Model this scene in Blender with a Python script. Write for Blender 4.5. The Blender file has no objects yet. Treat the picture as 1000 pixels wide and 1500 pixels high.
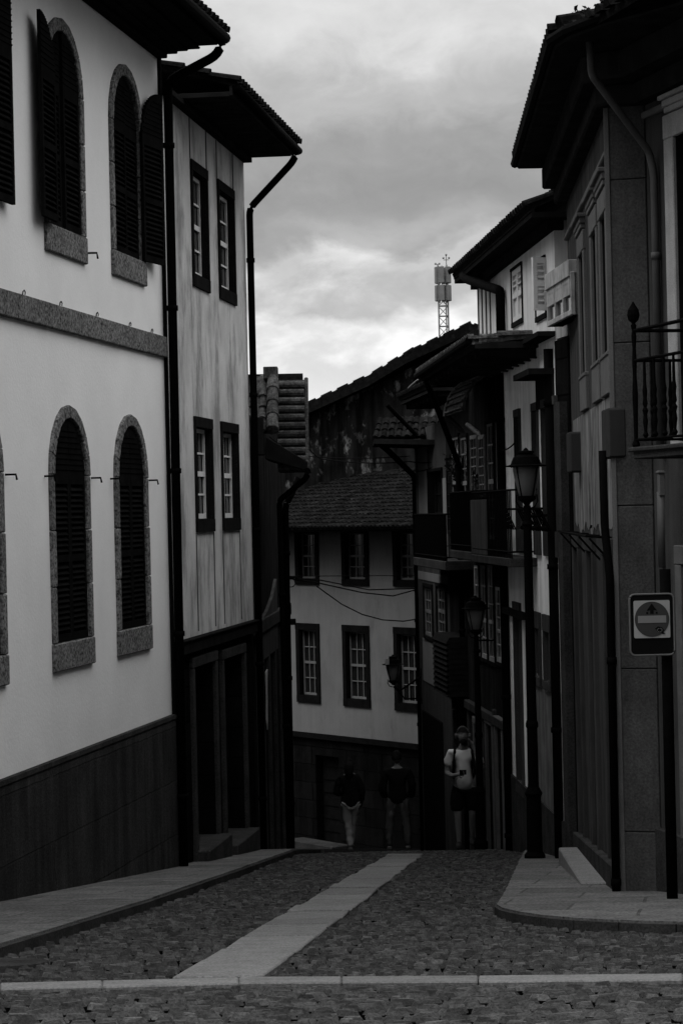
import bpy, bmesh, math, random
from mathutils import Vector as V, Matrix, noise as MN
R = random.Random(7)
sc = bpy.context.scene
COL = sc.collection
FP = 3541.7
TH = math.radians(1.3)
CT, ST = math.cos(TH), math.sin(TH)

# ------------------------------------------------------------------ measuring helpers
def ray(u, v):                     # photo pixel -> (x, z) per metre of distance (surveying the site)
    du, dv = u-500, v-750
    return ((du*CT-dv*ST)/FP, -(du*ST+dv*CT)/FP)
def at(u, v, Y):
    a, b = ray(u, v); return V((a*Y, Y, b*Y))
PROF = [(-60, .6), (0, 1.6), (11, 2.365), (33.5, 4.7275), (44, 6.215), (50, 7.0), (58, 7.96), (75, 9.6), (120, 12), (2500, 12)]
def gz(y):
    for (a, h), (b, k) in zip(PROF, PROF[1:]):
        if y <= b: return -(h+(k-h)*(y-a)/(b-a))
    return -12
def gpx(u, v, up=0.0):
    a, b = ray(u, v); y = 5.0
    while y < 60 and b*y > gz(y)+up: y += .02
    return V((a*y, y, gz(y)+up))

# ------------------------------------------------------------------ mesh builder
class MB:
    def __init__(s): s.v = []; s.f = []
    def quad(s, *p):
        n = len(s.v); s.v += [V(q) for q in p]; s.f.append(list(range(n, n+len(p))))
    def hexa(s, b, t):              # bottom 4, top 4
        n = len(s.v); s.v += [V(q) for q in list(b)+list(t)]
        s.f += [[n+3,n+2,n+1,n],[n+4,n+5,n+6,n+7]]+[[n+i,n+(i+1)%4,n+4+(i+1)%4,n+4+i] for i in range(4)]
    def box(s, x0,x1,y0,y1,z0,z1):
        s.hexa([(x0,y0,z0),(x1,y0,z0),(x1,y1,z0),(x0,y1,z0)],[(x0,y0,z1),(x1,y0,z1),(x1,y1,z1),(x0,y1,z1)])
    def fb(s, F, s0,s1,z0,z1,o0,o1):   # box in a facade's own frame
        P = F.p
        s.hexa([P(s0,z0,o0),P(s1,z0,o0),P(s1,z0,o1),P(s0,z0,o1)],[P(s0,z1,o0),P(s1,z1,o0),P(s1,z1,o1),P(s0,z1,o1)])
    def prism(s, poly, z0, z1):        # poly xy, z number or function
        n = len(s.v); k = len(poly)
        f0 = z0 if callable(z0) else (lambda x,y:z0); f1 = z1 if callable(z1) else (lambda x,y:z1)
        s.v += [V((x,y,f0(x,y))) for x,y in poly]+[V((x,y,f1(x,y))) for x,y in poly]
        s.f += [list(range(n+k-1,n-1,-1)), list(range(n+k,n+2*k))]+[[n+i,n+(i+1)%k,n+k+(i+1)%k,n+k+i] for i in range(k)]
    def ring(s, c, ax, r, seg, up=None):
        ax = V(ax).normalized(); a = V((0,0,1)) if abs(ax.z) < .9 else V((1,0,0))
        e1 = ax.cross(a).normalized(); e2 = ax.cross(e1)
        n = len(s.v); s.v += [V(c)+(e1*math.cos(2*math.pi*i/seg)+e2*math.sin(2*math.pi*i/seg))*r for i in range(seg)]
        return n
    def tube(s, pts, r, seg=8, cap=True):
        pts = [V(p) for p in pts]; rr = r if isinstance(r,(list,tuple)) else [r]*len(pts); rings = []
        for i, p in enumerate(pts):
            d = (pts[min(i+1,len(pts)-1)]-pts[max(i-1,0)])
            rings.append(s.ring(p, d, rr[i], seg))
        for a, b in zip(rings, rings[1:]):
            for i in range(seg): s.f.append([a+i,a+(i+1)%seg,b+(i+1)%seg,b+i])
        if cap: s.f += [[rings[0]+i for i in range(seg)][::-1],[rings[-1]+i for i in range(seg)]]
    def lathe(s, base, prof, seg=12):   # prof: (r, z)
        s.tube([V(base)+V((0,0,z)) for r,z in prof], [max(r,.0005) for r,z in prof], seg)
    def add(s, me, M=None):
        n = len(s.v); s.v += [(M @ v.co) if M else v.co.copy() for v in me.vertices]; s.f += [[n+i for i in p.vertices] for p in me.polygons]
    def ball(s, c, r, seg=10):
        c = V(c); r = V(r) if not isinstance(r,(int,float)) else V((r,r,r)); n = len(s.v); h = seg//2+1
        for j in range(h+1):
            t = math.pi*j/h
            for i in range(seg):
                p = 2*math.pi*i/seg; s.v.append(c+V((r.x*math.sin(t)*math.cos(p), r.y*math.sin(t)*math.sin(p), r.z*math.cos(t))))
        for j in range(h):
            for i in range(seg): s.f.append([n+j*seg+i,n+(j+1)*seg+i,n+(j+1)*seg+(i+1)%seg,n+j*seg+(i+1)%seg])
    def build(s, name, m, parent=None, bevel=0, smooth=False, loc=None, merge=False):
        if name in ('shirt','jacket','trousers','shorts'):
            for p in s.v: p += (MN.noise_vector(V((p.x*9,p.y*9,p.z*14)))*.016 + MN.noise_vector(p*28)*.005)
        if parent is not None: o0 = V(parent['_o'])
        else:
            if loc is None:
                xs=[p.x for p in s.v]; ys=[p.y for p in s.v]; zs=[p.z for p in s.v]
                loc = V(((min(xs)+max(xs))/2,(min(ys)+max(ys))/2,min(zs)))
            o0 = V(loc)
        me = bpy.data.meshes.new(name); me.from_pydata([p-o0 for p in s.v], [], s.f)
        if merge or True:
            bm = bmesh.new(); bm.from_mesh(me)
            if merge: bmesh.ops.remove_doubles(bm, verts=bm.verts, dist=1e-4)
            bmesh.ops.recalc_face_normals(bm, faces=bm.faces); bm.to_mesh(me); bm.free()
        if smooth: me.polygons.foreach_set('use_smooth', [True]*len(me.polygons))
        me.materials.append(m); o = bpy.data.objects.new(name, me); COL.objects.link(o)
        if bevel:
            b = o.modifiers.new('bevel','BEVEL'); b.width = bevel; b.segments = 1; b.limit_method = 'ANGLE'
        if parent is not None:
            p = parent; o.parent = p
            o['_o'] = tuple(o0)
        else: o.location = o0; o['_o'] = tuple(o0)
        return o
def tag(o, label, cat, group=None):
    o['label'] = label; o['category'] = cat
    if group: o['group'] = group
    return o
def struct(o): o['kind'] = 'structure'; return o
def thing(name, loc, label, cat, group=None):
    o = bpy.data.objects.new(name, None); COL.objects.link(o); o.location = loc; o['_o'] = tuple(loc); o.empty_display_size = .3
    return tag(o, label, cat, group)

class Fac:                          # vertical facade plane: from P0 to P1, outward side given by sign
    def __init__(s, P0, P1, toward=(0,0)):
        s.P0 = V((P0[0],P0[1],0)); d = V((P1[0],P1[1],0))-s.P0; s.L = d.length; s.d = d.normalized()
        n = V((s.d.y,-s.d.x,0))
        if n.dot(V((toward[0],toward[1],0))-s.P0) < 0: n = -n
        s.n = n
    def p(s, a, z, o=0): return s.P0+s.d*a+s.n*o+V((0,0,z))
    def px(s, u, v, off=0):
        a, b = ray(u, v); P = s.P0+s.n*off
        # Y*(a,1) = P + t d
        det = a*(-s.d.y)+s.d.x
        # solve a*Y - t dx = Px ; Y - t dy = Py
        Y = (P.x*(-s.d.y)+P.y*s.d.x)/det; t = (a*P.y-P.x)/det
        return t, b*Y
    def rect(s, u0, v0, u1, v1, off=0):   # opening from photo pixels
        vm = (v0+v1)/2; um = (u0+u1)/2
        a = s.px(u0, vm, off)[0]; b = s.px(u1, vm, off)[0]
        return [min(a,b), max(a,b), s.px(um, v1, off)[1], s.px(um, v0, off)[1]]

# ------------------------------------------------------------------ materials
def mat(name, g, rough=.9, var=.25, scale=3.0, streak=0.0, spec=0.0, bump=.0, bscale=60, fine=0.0, fscale=120, blotch=None, metal=0, specular=.0, stains=None, island=0):
    m = bpy.data.materials.new(name); m.use_nodes = True; nt = m.node_tree; N = nt.nodes; L = nt.links
    bs = N['Principled BSDF']; bs.inputs['Roughness'].default_value = rough; bs.inputs['Metallic'].default_value = metal
    bs.inputs['Specular IOR Level'].default_value = specular
    geo = N.new('ShaderNodeNewGeometry'); pos = geo.outputs['Position']
    def noi(sc_, det=5, vec=None, ro=.6):
        n = N.new('ShaderNodeTexNoise'); n.inputs['Scale'].default_value = sc_; n.inputs['Detail'].default_value = det; n.inputs['Roughness'].default_value = ro
        L.new(vec or pos, n.inputs['Vector']); return n.outputs['Fac']
    def mp(x, a, b, c, d):
        n = N.new('ShaderNodeMapRange'); n.inputs[1].default_value=a; n.inputs[2].default_value=b; n.inputs[3].default_value=c; n.inputs[4].default_value=d
        L.new(x, n.inputs[0]); return n.outputs[0]
    def ml(x, y):
        n = N.new('ShaderNodeMath'); n.operation='MULTIPLY'; L.new(x, n.inputs[0])
        if isinstance(y,(int,float)): n.inputs[1].default_value = y
        else: L.new(y, n.inputs[1])
        return n.outputs[0]
    val = mp(noi(scale), .3, .7, 1-var, 1+var)
    if streak:
        mpn = N.new('ShaderNodeMapping'); mpn.inputs['Scale'].default_value = (5,5,.45); L.new(pos, mpn.inputs['Vector'])
        val = ml(val, mp(noi(1.0, 6, mpn.outputs[0], .65), .38, .66, 1-streak, 1+streak*.35))
    if blotch:                      # white lichen / peeled patches: (threshold, gain)
        mpn = N.new('ShaderNodeMapping'); mpn.inputs['Scale'].default_value = (1,1,.5); L.new(pos, mpn.inputs['Vector'])
        val = ml(val, mp(noi(2.3, 7, mpn.outputs[0], .7), blotch[0], blotch[0]+.12, 1, blotch[1]))
    if stains:                      # dark dirt patches
        mpn = N.new('ShaderNodeMapping'); mpn.inputs['Scale'].default_value = (1.6,1.6,.6); L.new(pos, mpn.inputs['Vector'])
        val = ml(val, mp(noi(1.1, 7, mpn.outputs[0], .72), stains[0], stains[0]+.15, 1, stains[1]))
    if fine: val = ml(val, mp(noi(fscale, 2), .32, .68, 1-fine, 1+fine))
    if island: val = ml(val, mp(geo.outputs['Random Per Island'], 0, 1, 1-island, 1+island))
    val = ml(val, g)
    cmb = N.new('ShaderNodeCombineColor')
    for i in range(3): L.new(val, cmb.inputs[i])
    L.new(cmb.outputs[0], bs.inputs['Base Color'])
    if bump:
        b = N.new('ShaderNodeBump'); b.inputs['Strength'].default_value = bump; b.inputs['Distance'].default_value = .02
        L.new(noi(bscale, 4), b.inputs['Height']); L.new(b.outputs[0], bs.inputs['Normal'])
    return m
def blocks(m, sx, sz, dark=.45, rot=0, bumpd=.015):       # masonry / slab joints over an existing material; rot turns the pattern to the wall
    nt = m.node_tree; N = nt.nodes; L = nt.links; bs = N['Principled BSDF']
    geo = N.new('ShaderNodeNewGeometry'); mpn = N.new('ShaderNodeMapping')
    mpn.inputs['Rotation'].default_value = rot if isinstance(rot,(tuple,list)) else (math.radians(90),0,0)
    nz = N.new('ShaderNodeTexNoise'); nz.inputs['Scale'].default_value = 4
    mixv = N.new('ShaderNodeVectorMath'); mixv.operation='SCALE'; mixv.inputs[3].default_value=.03
    L.new(nz.outputs['Color'], mixv.inputs[0]); addv = N.new('ShaderNodeVectorMath'); L.new(mixv.outputs[0], addv.inputs[0])
    L.new(geo.outputs['Position'], nz.inputs['Vector']); L.new(geo.outputs['Position'], mpn.inputs['Vector']); L.new(mpn.outputs[0], addv.inputs[1])
    br = N.new('ShaderNodeTexBrick'); br.inputs['Scale'].default_value = 1; br.inputs['Brick Width'].default_value = sx; br.inputs['Row Height'].default_value = sz
    br.inputs['Mortar Size'].default_value = .012; br.inputs['Mortar Smooth'].default_value = .3
    br.inputs['Color1'].default_value = (1,1,1,1); br.inputs['Color2'].default_value = (.72,.72,.72,1); br.inputs['Mortar'].default_value = (dark,)*3+(1,)
    L.new(addv.outputs[0], br.inputs['Vector'])
    src = bs.inputs['Base Color'].links[0].from_socket
    mx = N.new('ShaderNodeMix'); mx.data_type='RGBA'; mx.blend_type='MULTIPLY'; mx.inputs[0].default_value=1
    L.new(src, mx.inputs[6]); L.new(br.outputs['Color'], mx.inputs[7]); L.new(mx.outputs[2], bs.inputs['Base Color'])
    b = N.new('ShaderNodeBump'); b.inputs['Strength'].default_value=.8; b.inputs['Distance'].default_value=bumpd; b.invert = True
    L.new(br.outputs['Fac'], b.inputs['Height'])
    if bs.inputs['Normal'].links: L.new(bs.inputs['Normal'].links[0].from_socket, b.inputs['Normal'])
    L.new(b.outputs[0], bs.inputs['Normal'])
    return m
M = dict(
 white=mat('smooth white plaster', 0.78, var=.05, scale=1.2, fine=.05, bump=.15, bscale=25),
 streaky=mat('streaked weathered plaster', 0.5, var=.16, scale=1.6, streak=.07, bump=.25, bscale=30, fine=.08, stains=(.47,.5)),
 cream=mat('aged cream plaster', 0.16, var=.12, scale=1.0, streak=.07, bump=.15, stains=(.56,.72)),
 peel=mat('peeling pale plaster', 0.3, var=.15, scale=2, streak=.4, bump=.25, stains=(.58,.3)),
 bright=mat('fresh pale plaster', 0.6, var=.08, scale=2, streak=.2, stains=(.62,.6)),
 bright2=mat('pale streaked plaster', 0.75, var=.12, scale=2, streak=.22, bump=.2, stains=(.66,.6)),
 peel2=mat('flaking whitewash', .17, var=.2, scale=5, streak=.5, bump=.4, stains=(.54,.15)),
 louvre2=mat('weathered pale timber', .32, rough=.7, var=.25, scale=6, streak=.3),
 sash2=mat('worn grey-white sash', .26, rough=.6, var=.3, scale=6, fine=.2),
 peel3=mat('splashed grimy render', .14, var=.25, scale=3, streak=.4, bump=.3),
 frame2=mat('pale carved window stone', .3, var=.15, scale=4, fine=.2, bump=.2, streak=.15),
 pilstone=mat('worn corner stone', .06, var=.25, scale=2, fine=.25, fscale=50, bump=.3, streak=.2, stains=(.55,.6)),
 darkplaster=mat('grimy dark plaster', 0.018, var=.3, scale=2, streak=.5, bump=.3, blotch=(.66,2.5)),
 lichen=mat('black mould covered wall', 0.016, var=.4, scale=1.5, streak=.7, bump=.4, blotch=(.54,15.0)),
 granite=mat('speckled granite', 0.13, var=.2, scale=5, fine=.75, fscale=32, bump=.4, bscale=70, island=0.16),
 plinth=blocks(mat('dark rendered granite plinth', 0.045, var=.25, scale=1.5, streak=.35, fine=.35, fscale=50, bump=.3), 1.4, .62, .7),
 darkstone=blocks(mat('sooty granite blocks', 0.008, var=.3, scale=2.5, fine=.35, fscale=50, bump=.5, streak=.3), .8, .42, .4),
 doorstone=mat('worn dark stone', 0.035, var=.3, scale=3, fine=.3, fscale=50, bump=.4),
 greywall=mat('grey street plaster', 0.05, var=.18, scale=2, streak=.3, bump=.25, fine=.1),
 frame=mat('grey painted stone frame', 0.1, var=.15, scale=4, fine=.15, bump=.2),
 wood=mat('dark painted timber', .007, rough=.6, var=.3, scale=6, fine=.2),
 wood2=mat('dark brown timber', 0.012, rough=.7, var=.3, scale=6, fine=.2),
 soffit=mat('weathered eave boards', 0.018, rough=.85, var=.3, scale=4, streak=.2),
 sash=mat('white painted sash', .58, rough=.6, var=.08, scale=8),
 sashgrey=mat('dull grey sash', 0.14, rough=.6, var=.15, scale=8),
 louvre=mat('pale painted louvres', .55, rough=.7, var=.12, scale=5),
 iron=mat('black cast iron', 0.003, rough=.8, var=.3, scale=20, specular=.01, bump=.1),
 zinc=mat('grey zinc pipe', 0.07, rough=.55, var=.15, scale=5, specular=.12),
 tile=mat('old dark clay roof tiles', 0.009, var=.5, scale=9, fine=.35, fscale=30, bump=.4, blotch=(.62,2.4), island=0.4),
 tile2=mat('lichened barrel tiles', 0.05, var=.5, scale=9, fine=.45, fscale=30, bump=.5, blotch=(.58,2.6), island=0.35),
 cobble=mat('worn granite setts', 0.04, rough=.75, var=.6, scale=6.5, fine=.35, fscale=60, bump=.6, bscale=60, specular=.25, island=0.5),
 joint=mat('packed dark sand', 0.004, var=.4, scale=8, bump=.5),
 slab=mat('pale granite slabs', 0.14, rough=.8, var=.15, scale=6, fine=.3, fscale=60, bump=.3, island=0.14),
 pave=blocks(mat('granite pavement', 0.115, rough=.8, var=.22, scale=3, fine=.4, fscale=40, bump=.4), 1.1, .8, .6, rot=(0,0,.15)),
 cable=mat('black rubber cable', .01, var=.1, rough=.6),
 plastic=mat('grey plastic box', 0.035, rough=.6, var=.1, scale=6, streak=.15),
 signwhite=mat('white enamel', 0.33, rough=.4, var=.08, scale=10),
 signred=mat('dark enamel disc', .05, rough=.4, var=.05),
 signbar=mat('worn pale bar', 0.2, rough=.4, var=.1),
 signblack=mat('black backing board', .008, rough=.4, var=.1),
 signedge=mat('grey metal rim', .12, rough=.5, var=.1),
 milk=mat('opal lamp glass', 0.15, rough=.4, var=.05, specular=.12),
 paper=mat('torn paper', .35, var=.4, scale=14),
 skin=mat('skin', 0.17, rough=.6, var=.06), hair=mat('dark hair', .012, var=.2, rough=.6),
 tee=mat('white cotton', 0.52, var=.06, rough=.95), shorts=mat('black cloth', .008, var=.2), jacket=mat('black jacket cloth', .009, var=.25),
 beige=mat('light cotton trousers', .33, var=.1, rough=.95), greytr=mat('grey trousers', .075, var=.15), shoe=mat('shoe leather', .03, var=.2), shoewhite=mat('pale shoe', .12, var=.2),
 leaf=mat('dark leaves', 0.015, var=.5, scale=30), mast=mat('galvanised mast', .22, rough=.6, var=.1), panel=mat('antenna housing', .2, rough=.6, var=.25, scale=.8),
 ground=mat('earth', .05, var=.3, scale=1),
)
def glass():
    m = bpy.data.materials.new('window glass'); m.use_nodes = True; b = m.node_tree.nodes['Principled BSDF']
    b.inputs['Base Color'].default_value = (.012,.012,.012,1); b.inputs['Roughness'].default_value = .12; b.inputs['Specular IOR Level'].default_value = .35
    return m
M['glass'] = glass()

# ------------------------------------------------------------------ building helpers
def wall(mb, F, s0, s1, z0, z1, holes=(), depth=.22, back=5.0, sides=True, off=0):
    ss = sorted(set([s0,s1]+[min(max(h[i],s0),s1) for h in holes for i in (0,1)])); zs = sorted(set([z0,z1]+[min(max(h[i],z0),z1) for h in holes for i in (2,3)]))
    for a, b in zip(ss, ss[1:]):
        for c, d in zip(zs, zs[1:]):
            m_, k = (a+b)/2, (c+d)/2
            if any(h[0] < m_ < h[1] and h[2] < k < h[3] for h in holes): continue
            mb.quad(F.p(a,c,off),F.p(b,c,off),F.p(b,d,off),F.p(a,d,off))
    for h in holes:
        a,b,c,d = h[:4]; e = off-depth
        mb.quad(F.p(a,c,off),F.p(a,d,off),F.p(a,d,e),F.p(a,c,e)); mb.quad(F.p(b,c,off),F.p(b,d,off),F.p(b,d,e),F.p(b,c,e))
        mb.quad(F.p(a,c,off),F.p(b,c,off),F.p(b,c,e),F.p(a,c,e)); mb.quad(F.p(a,d,off),F.p(b,d,off),F.p(b,d,e),F.p(a,d,e))
        mb.quad(F.p(a,c,e),F.p(b,c,e),F.p(b,d,e),F.p(a,d,e))
    if back:
        k = off-back
        mb.quad(F.p(s0,z0,off),F.p(s0,z1,off),F.p(s0,z1,k),F.p(s0,z0,k)); mb.quad(F.p(s1,z0,off),F.p(s1,z1,off),F.p(s1,z1,k),F.p(s1,z0,k))
        mb.quad(F.p(s0,z0,k),F.p(s1,z0,k),F.p(s1,z1,k),F.p(s0,z1,k)); mb.quad(F.p(s0,z1,off),F.p(s1,z1,off),F.p(s1,z1,k),F.p(s0,z1,k))
def frame_mb(mb, F, r, w, o0, o1, sill=None, head=None):
    a,b,c,d = r; hw = head or w; sw = sill or w
    mb.fb(F,a-w,a,c,d,o0,o1); mb.fb(F,b,b+w,c,d,o0,o1)
    mb.fb(F,a-w-.004,b+w+.004,d,d+hw,o0,o1+.004); mb.fb(F,a-w-.004,b+w+.004,c-sw,c,o0,o1+.004)
def sash_mb(mb, F, r, cols, rows, o, bar=.022, rim=.05, split=True):
    a,b,c,d = r
    mb.fb(F,a,a+rim,c,d,o-.03,o); mb.fb(F,b-rim,b,c,d,o-.03,o); mb.fb(F,a+rim,b-rim,c,c+rim*1.3,o-.03,o); mb.fb(F,a+rim,b-rim,d-rim,d,o-.03,o)
    for i in range(1,cols): x = a+rim+(b-a-2*rim)*i/cols; mb.fb(F,x-bar/2,x+bar/2,c+rim,d-rim,o-.022,o-.006)
    for j in range(1,rows):
        z = c+rim+(d-c-2*rim)*j/rows; t = bar if not(split and j==rows//2) else bar*2.6
        mb.fb(F,a+rim,b-rim,z-t/2,z+t/2,o-.026,o-(.003 if t>bar else .008))
def lining(mb, F, r, depth):
    a,b,c,d = r; e=.008
    mb.fb(F,a+.001,a+e,c,d,-depth,.0); mb.fb(F,b-e,b-.001,c,d,-depth,.0); mb.fb(F,a+e,b-e,d-e,d-.001,-depth,.0); mb.fb(F,a+e,b-e,c+.001,c+e,-depth,.0)
def window(house, F, r, surround, sashm, cols=3, rows=4, w=.1, depth=.16, proud=.03, sill=None, head=None, bar=.022, rim=.05, label=None):
    mb = MB(); frame_mb(mb, F, r, w, -.02, proud, sill, head); lining(mb, F, r, depth); o = mb.build('window', surround, house)
    mb = MB(); sash_mb(mb, F, r, cols, rows, -depth+.05, bar, rim); mb.build('sash', sashm, o)
    mb = MB(); mb.fb(F, r[0],r[1],r[2],r[3],-depth-.01,-depth+.012); mb.build('pane', M['glass'], o)
    if label: o['label'] = label
    return o
def leaf_shutter(mb, F, s0, s1, z0, z1, o, arch=0, pitch=.055, solid=0):
    t = .035; w = .055
    top = z1
    mb.fb(F,s0,s0+w,z0,top,o,o+t); mb.fb(F,s1-w,s1,z0,top,o,o+t)
    for z in (z0, (z0+z1)/2-.03, top-.07): mb.fb(F,s0+w,s1-w,z,z+.07,o,o+t)
    mb.fb(F,s0+w,s1-w,z0+.07,top-.07,o+.004,o+.008)
    z = z0+.1
    while z < top-.1:
        if z-z0 > solid and abs(z-(z0+z1)/2) > .05:
            mb.hexa([F.p(s0+w,z,o+t-.004),F.p(s1-w,z,o+t-.004),F.p(s1-w,z+.03,o+.01),F.p(s0+w,z+.03,o+.01)],[F.p(s0+w,z+.008,o+t),F.p(s1-w,z+.008,o+t),F.p(s1-w,z+.038,o+.014),F.p(s0+w,z+.038,o+.014)])
        z += pitch
def tile_roof(mb, O, a, b, W, L, sp=.2, course=.36, r=.075, taperL=None, seg=5):
    a = V(a).normalized(); b = V(b).normalized(); n = a.cross(b).normalized()
    if n.z < 0: n = -n
    O = V(O); k = int(W/sp)
    mb.hexa([O-n*.05,O+a*W-n*.05,O+a*W+b*(taperL or L)-n*.05,O+b*L-n*.05],[O+n*.01,O+a*W+n*.01,O+a*W+b*(taperL or L)+n*.01,O+b*L+n*.01])
    for i in range(k+1):
        c0 = O+a*(sp*i+sp*.5*(W-sp*k)/sp+R.uniform(-.012,.012)); Lx = L if taperL is None else L+(taperL-L)*i/max(k,1)
        m = max(1,int(Lx/course))
        for j in range(m):
            y0 = course*j-(.04 if j==0 else R.uniform(.01,.05)); y1 = course*(j+1) if j<m-1 else Lx
            r0 = r*R.uniform(1.0,1.12); r1 = r*.82; sh = R.uniform(-.01,.01); idx = []
            for (yy, rr, hh) in ((y0,r0,.022),(y1,r1,.0)):
                row = []
                for q in range(seg+1):
                    t = math.pi*q/seg; row.append(len(mb.v)); mb.v.append(c0+b*yy+a*(math.cos(t)*rr+sh)+n*(math.sin(t)*rr*.85+hh))
                idx.append(row)
            for q in range(seg): mb.f.append([idx[0][q],idx[0][q+1],idx[1][q+1],idx[1][q]])
            mb.f.append(idx[0][::-1])
def downpipe(house, pts, r=.05, m='iron', collars=True, name='downpipe', seg=10):
    mb = MB(); mb.tube(pts, r, seg)
    if collars:
        p0, p1 = V(pts[-2]), V(pts[-1]); L = (p1-p0).length; d = (p1-p0).normalized(); t = .6
        while t < L: q = p0+d*t; mb.tube([q,q+d*.06], r*1.25, seg); t += 1.9
    return mb.build(name, M[m], house, smooth=True)
def bent(pts, rr=.08, n=4):         # round the corners of a pipe run
    pts = [V(p) for p in pts]; out = [pts[0]]
    for a, b, c in zip(pts, pts[1:], pts[2:]):
        u = (a-b).normalized()*rr; w = (c-b).normalized()*rr
        for i in range(n+1):
            t = i/n; out.append((b+u)*(1-t)**2+b*2*t*(1-t)+(b+w)*t*t)
    return out+[pts[-1]]

# ------------------------------------------------------------------ facade lines
def lineA(y): return -6.55+.16*y
FA = Fac((lineA(11),11), (lineA(28.25),28.25))
FB = Fac((-2.03,28.25), (-1.27,34.15))
FC = Fac((-1.30,34.6), (-.98,41.8))
FD = Fac((-2.6,58.77), (2.6,51.56))
FE = Fac((1.74,39.8), (1.36,44.2))
FI = Fac((2.26,33.2), (1.74,39.8))
FFp = Fac((2.50,28.0), (2.26,33.2))
FG = Fac((2.36,20.8), (2.62,27.35))
FG2 = Fac((2.67,20.7), (4.6,12.98))
FJ = Fac((2.52,27.9), (2.05,35.2))
FH = Fac((-3.0,60.9), (4.5,58.9))

# ------------------------------------------------------------------ SETTING: ground, road, pavements
mb = MB(); xs = [-1500,-300,-60,-12,-6,-3,0,3,6,12,60,300,1500]; ys = [-60,-20,0,11,16,22,28,33.5,36,38,40,42,44,47,50,54,58,75,120,400,1200,2500]
n0 = 0
for y in ys:
    for x in xs: mb.v.append(V((x,y,gz(y)-.06)))
for j in range(len(ys)-1):
    for i in range(len(xs)-1): k = j*len(xs)+i; mb.f.append([k,k+1,k+len(xs)+1,k+len(xs)])
struct(mb.build('ground', M['joint'], loc=(0,0,0)))

KL = [(-4.1,2.0),(-3.3,8),(-2.7,12.6),(-2.33,16.0),(-1.763,21.3),(-1.27,27.0),(-.85,32.2),(-.68,34.5),(-.47,38),(-.42,42)]   # left kerb
KR = [(2.25,31.0),(1.95,27.8),(1.68,24.8),(1.42,21.9),(1.24,20.0),(1.17,19.3),(1.18,18.8),(1.27,18.3),(1.42,17.8),(1.62,17.4),(1.9,17.05),(2.26,16.75),(2.8,16.5),(3.6,16.3),(6.0,15.9)]
def kx(K, y):
    for (a,b),(c,d) in zip(K,K[1:]):
        if min(b,d) <= y <= max(b,d): return a+(c-a)*(y-b)/(d-b)
    return K[0][0] if abs(y-K[0][1])<abs(y-K[-1][1]) else K[-1][0]
def inright(x,y):
    if y > 31: return x > 2.3
    if y > 19.3: return x > kx(KR[:6], y)
    for (a,b),(c,d) in zip(KR[5:],KR[6:]):
        if a <= x <= c: return y > b+(d-b)*(x-a)/(c-a)
    return x > 6 and y > 15.9
up = lambda dz: (lambda x,y: gz(y)+dz)
def subdiv(K, st=.3, jit=.012):
    out = []
    for (a,b),(c,d) in zip(K,K[1:]):
        n = max(1,int(math.hypot(c-a,d-b)/st))
        for i in range(n): t = i/n; out.append((a+(c-a)*t+R.uniform(-jit,jit), b+(d-b)*t+R.uniform(-jit,jit)))
    return out+[K[-1]]
# left pavement: strips so that it follows the falling street
mb = MB(); Kl = subdiv(KL, .5, .008)
for (a,b),(c,d) in zip(Kl,Kl[1:]):
    w0 = lineA(b)-.3 if b < 28.25 else (FB.P0.x+(b-28.25)*.129-.3 if b<34.15 else -1.6); w1 = lineA(d)-.3 if d < 28.25 else (FB.P0.x+(d-28.25)*.129-.3 if d<34.15 else -1.6)
    mb.hexa([(a,b,gz(b)-.1),(c,d,gz(d)-.1),(w1,d,gz(d)-.1),(w0,b,gz(b)-.1)],[(a-.012,b,gz(b)+.08),(c-.012,d,gz(d)+.08),(w1,d,gz(d)+.08),(w0,b,gz(b)+.08)])
struct(mb.build('left_pavement', M['pave'], loc=(-2,20,gz(20)), merge=True))
mb = MB(); mb.prism(subdiv(KR,.25,.006)+[(7,15.9),(7,31)], up(-.1), up(.08))
struct(mb.build('right_pavement', M['pave'], loc=(2,20,gz(20))))

def kerb(name, K, side):  # dark plates on the kerb faces put their shade into the colour
    mb = MB()
    for (a,b),(c,d) in zip(K,K[1:]):
        t = V((c-a,d-b,0)); L_ = t.length
        if L_ < 1e-4: continue
        n = V((t.y,-t.x,0)).normalized()*side; e = t.normalized()*.004; j = R.uniform(.0,.008)
        p, q = V((a,b,0))+e, V((c,d,0))-e
        f = lambda P,o,dz: V((P.x+n.x*o,P.y+n.y*o,gz(P.y)+dz))
        mb.hexa([f(p,.004,-.1),f(q,.004,-.1),f(q,.024+j,-.1),f(p,.024+j,-.1)],[f(p,.004,.066),f(q,.004,.066),f(q,.022+j,.062),f(p,.022+j,.062)])
    return struct(mb.build(name, M['doorstone'], loc=(K[len(K)//2][0],K[len(K)//2][1],gz(K[len(K)//2][1]))))
kerb('left_kerb_shade', subdiv(KL[:-1],.8,0), 1)
kerb('right_kerb_shade', subdiv(KR,.3,0), 1)
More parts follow.
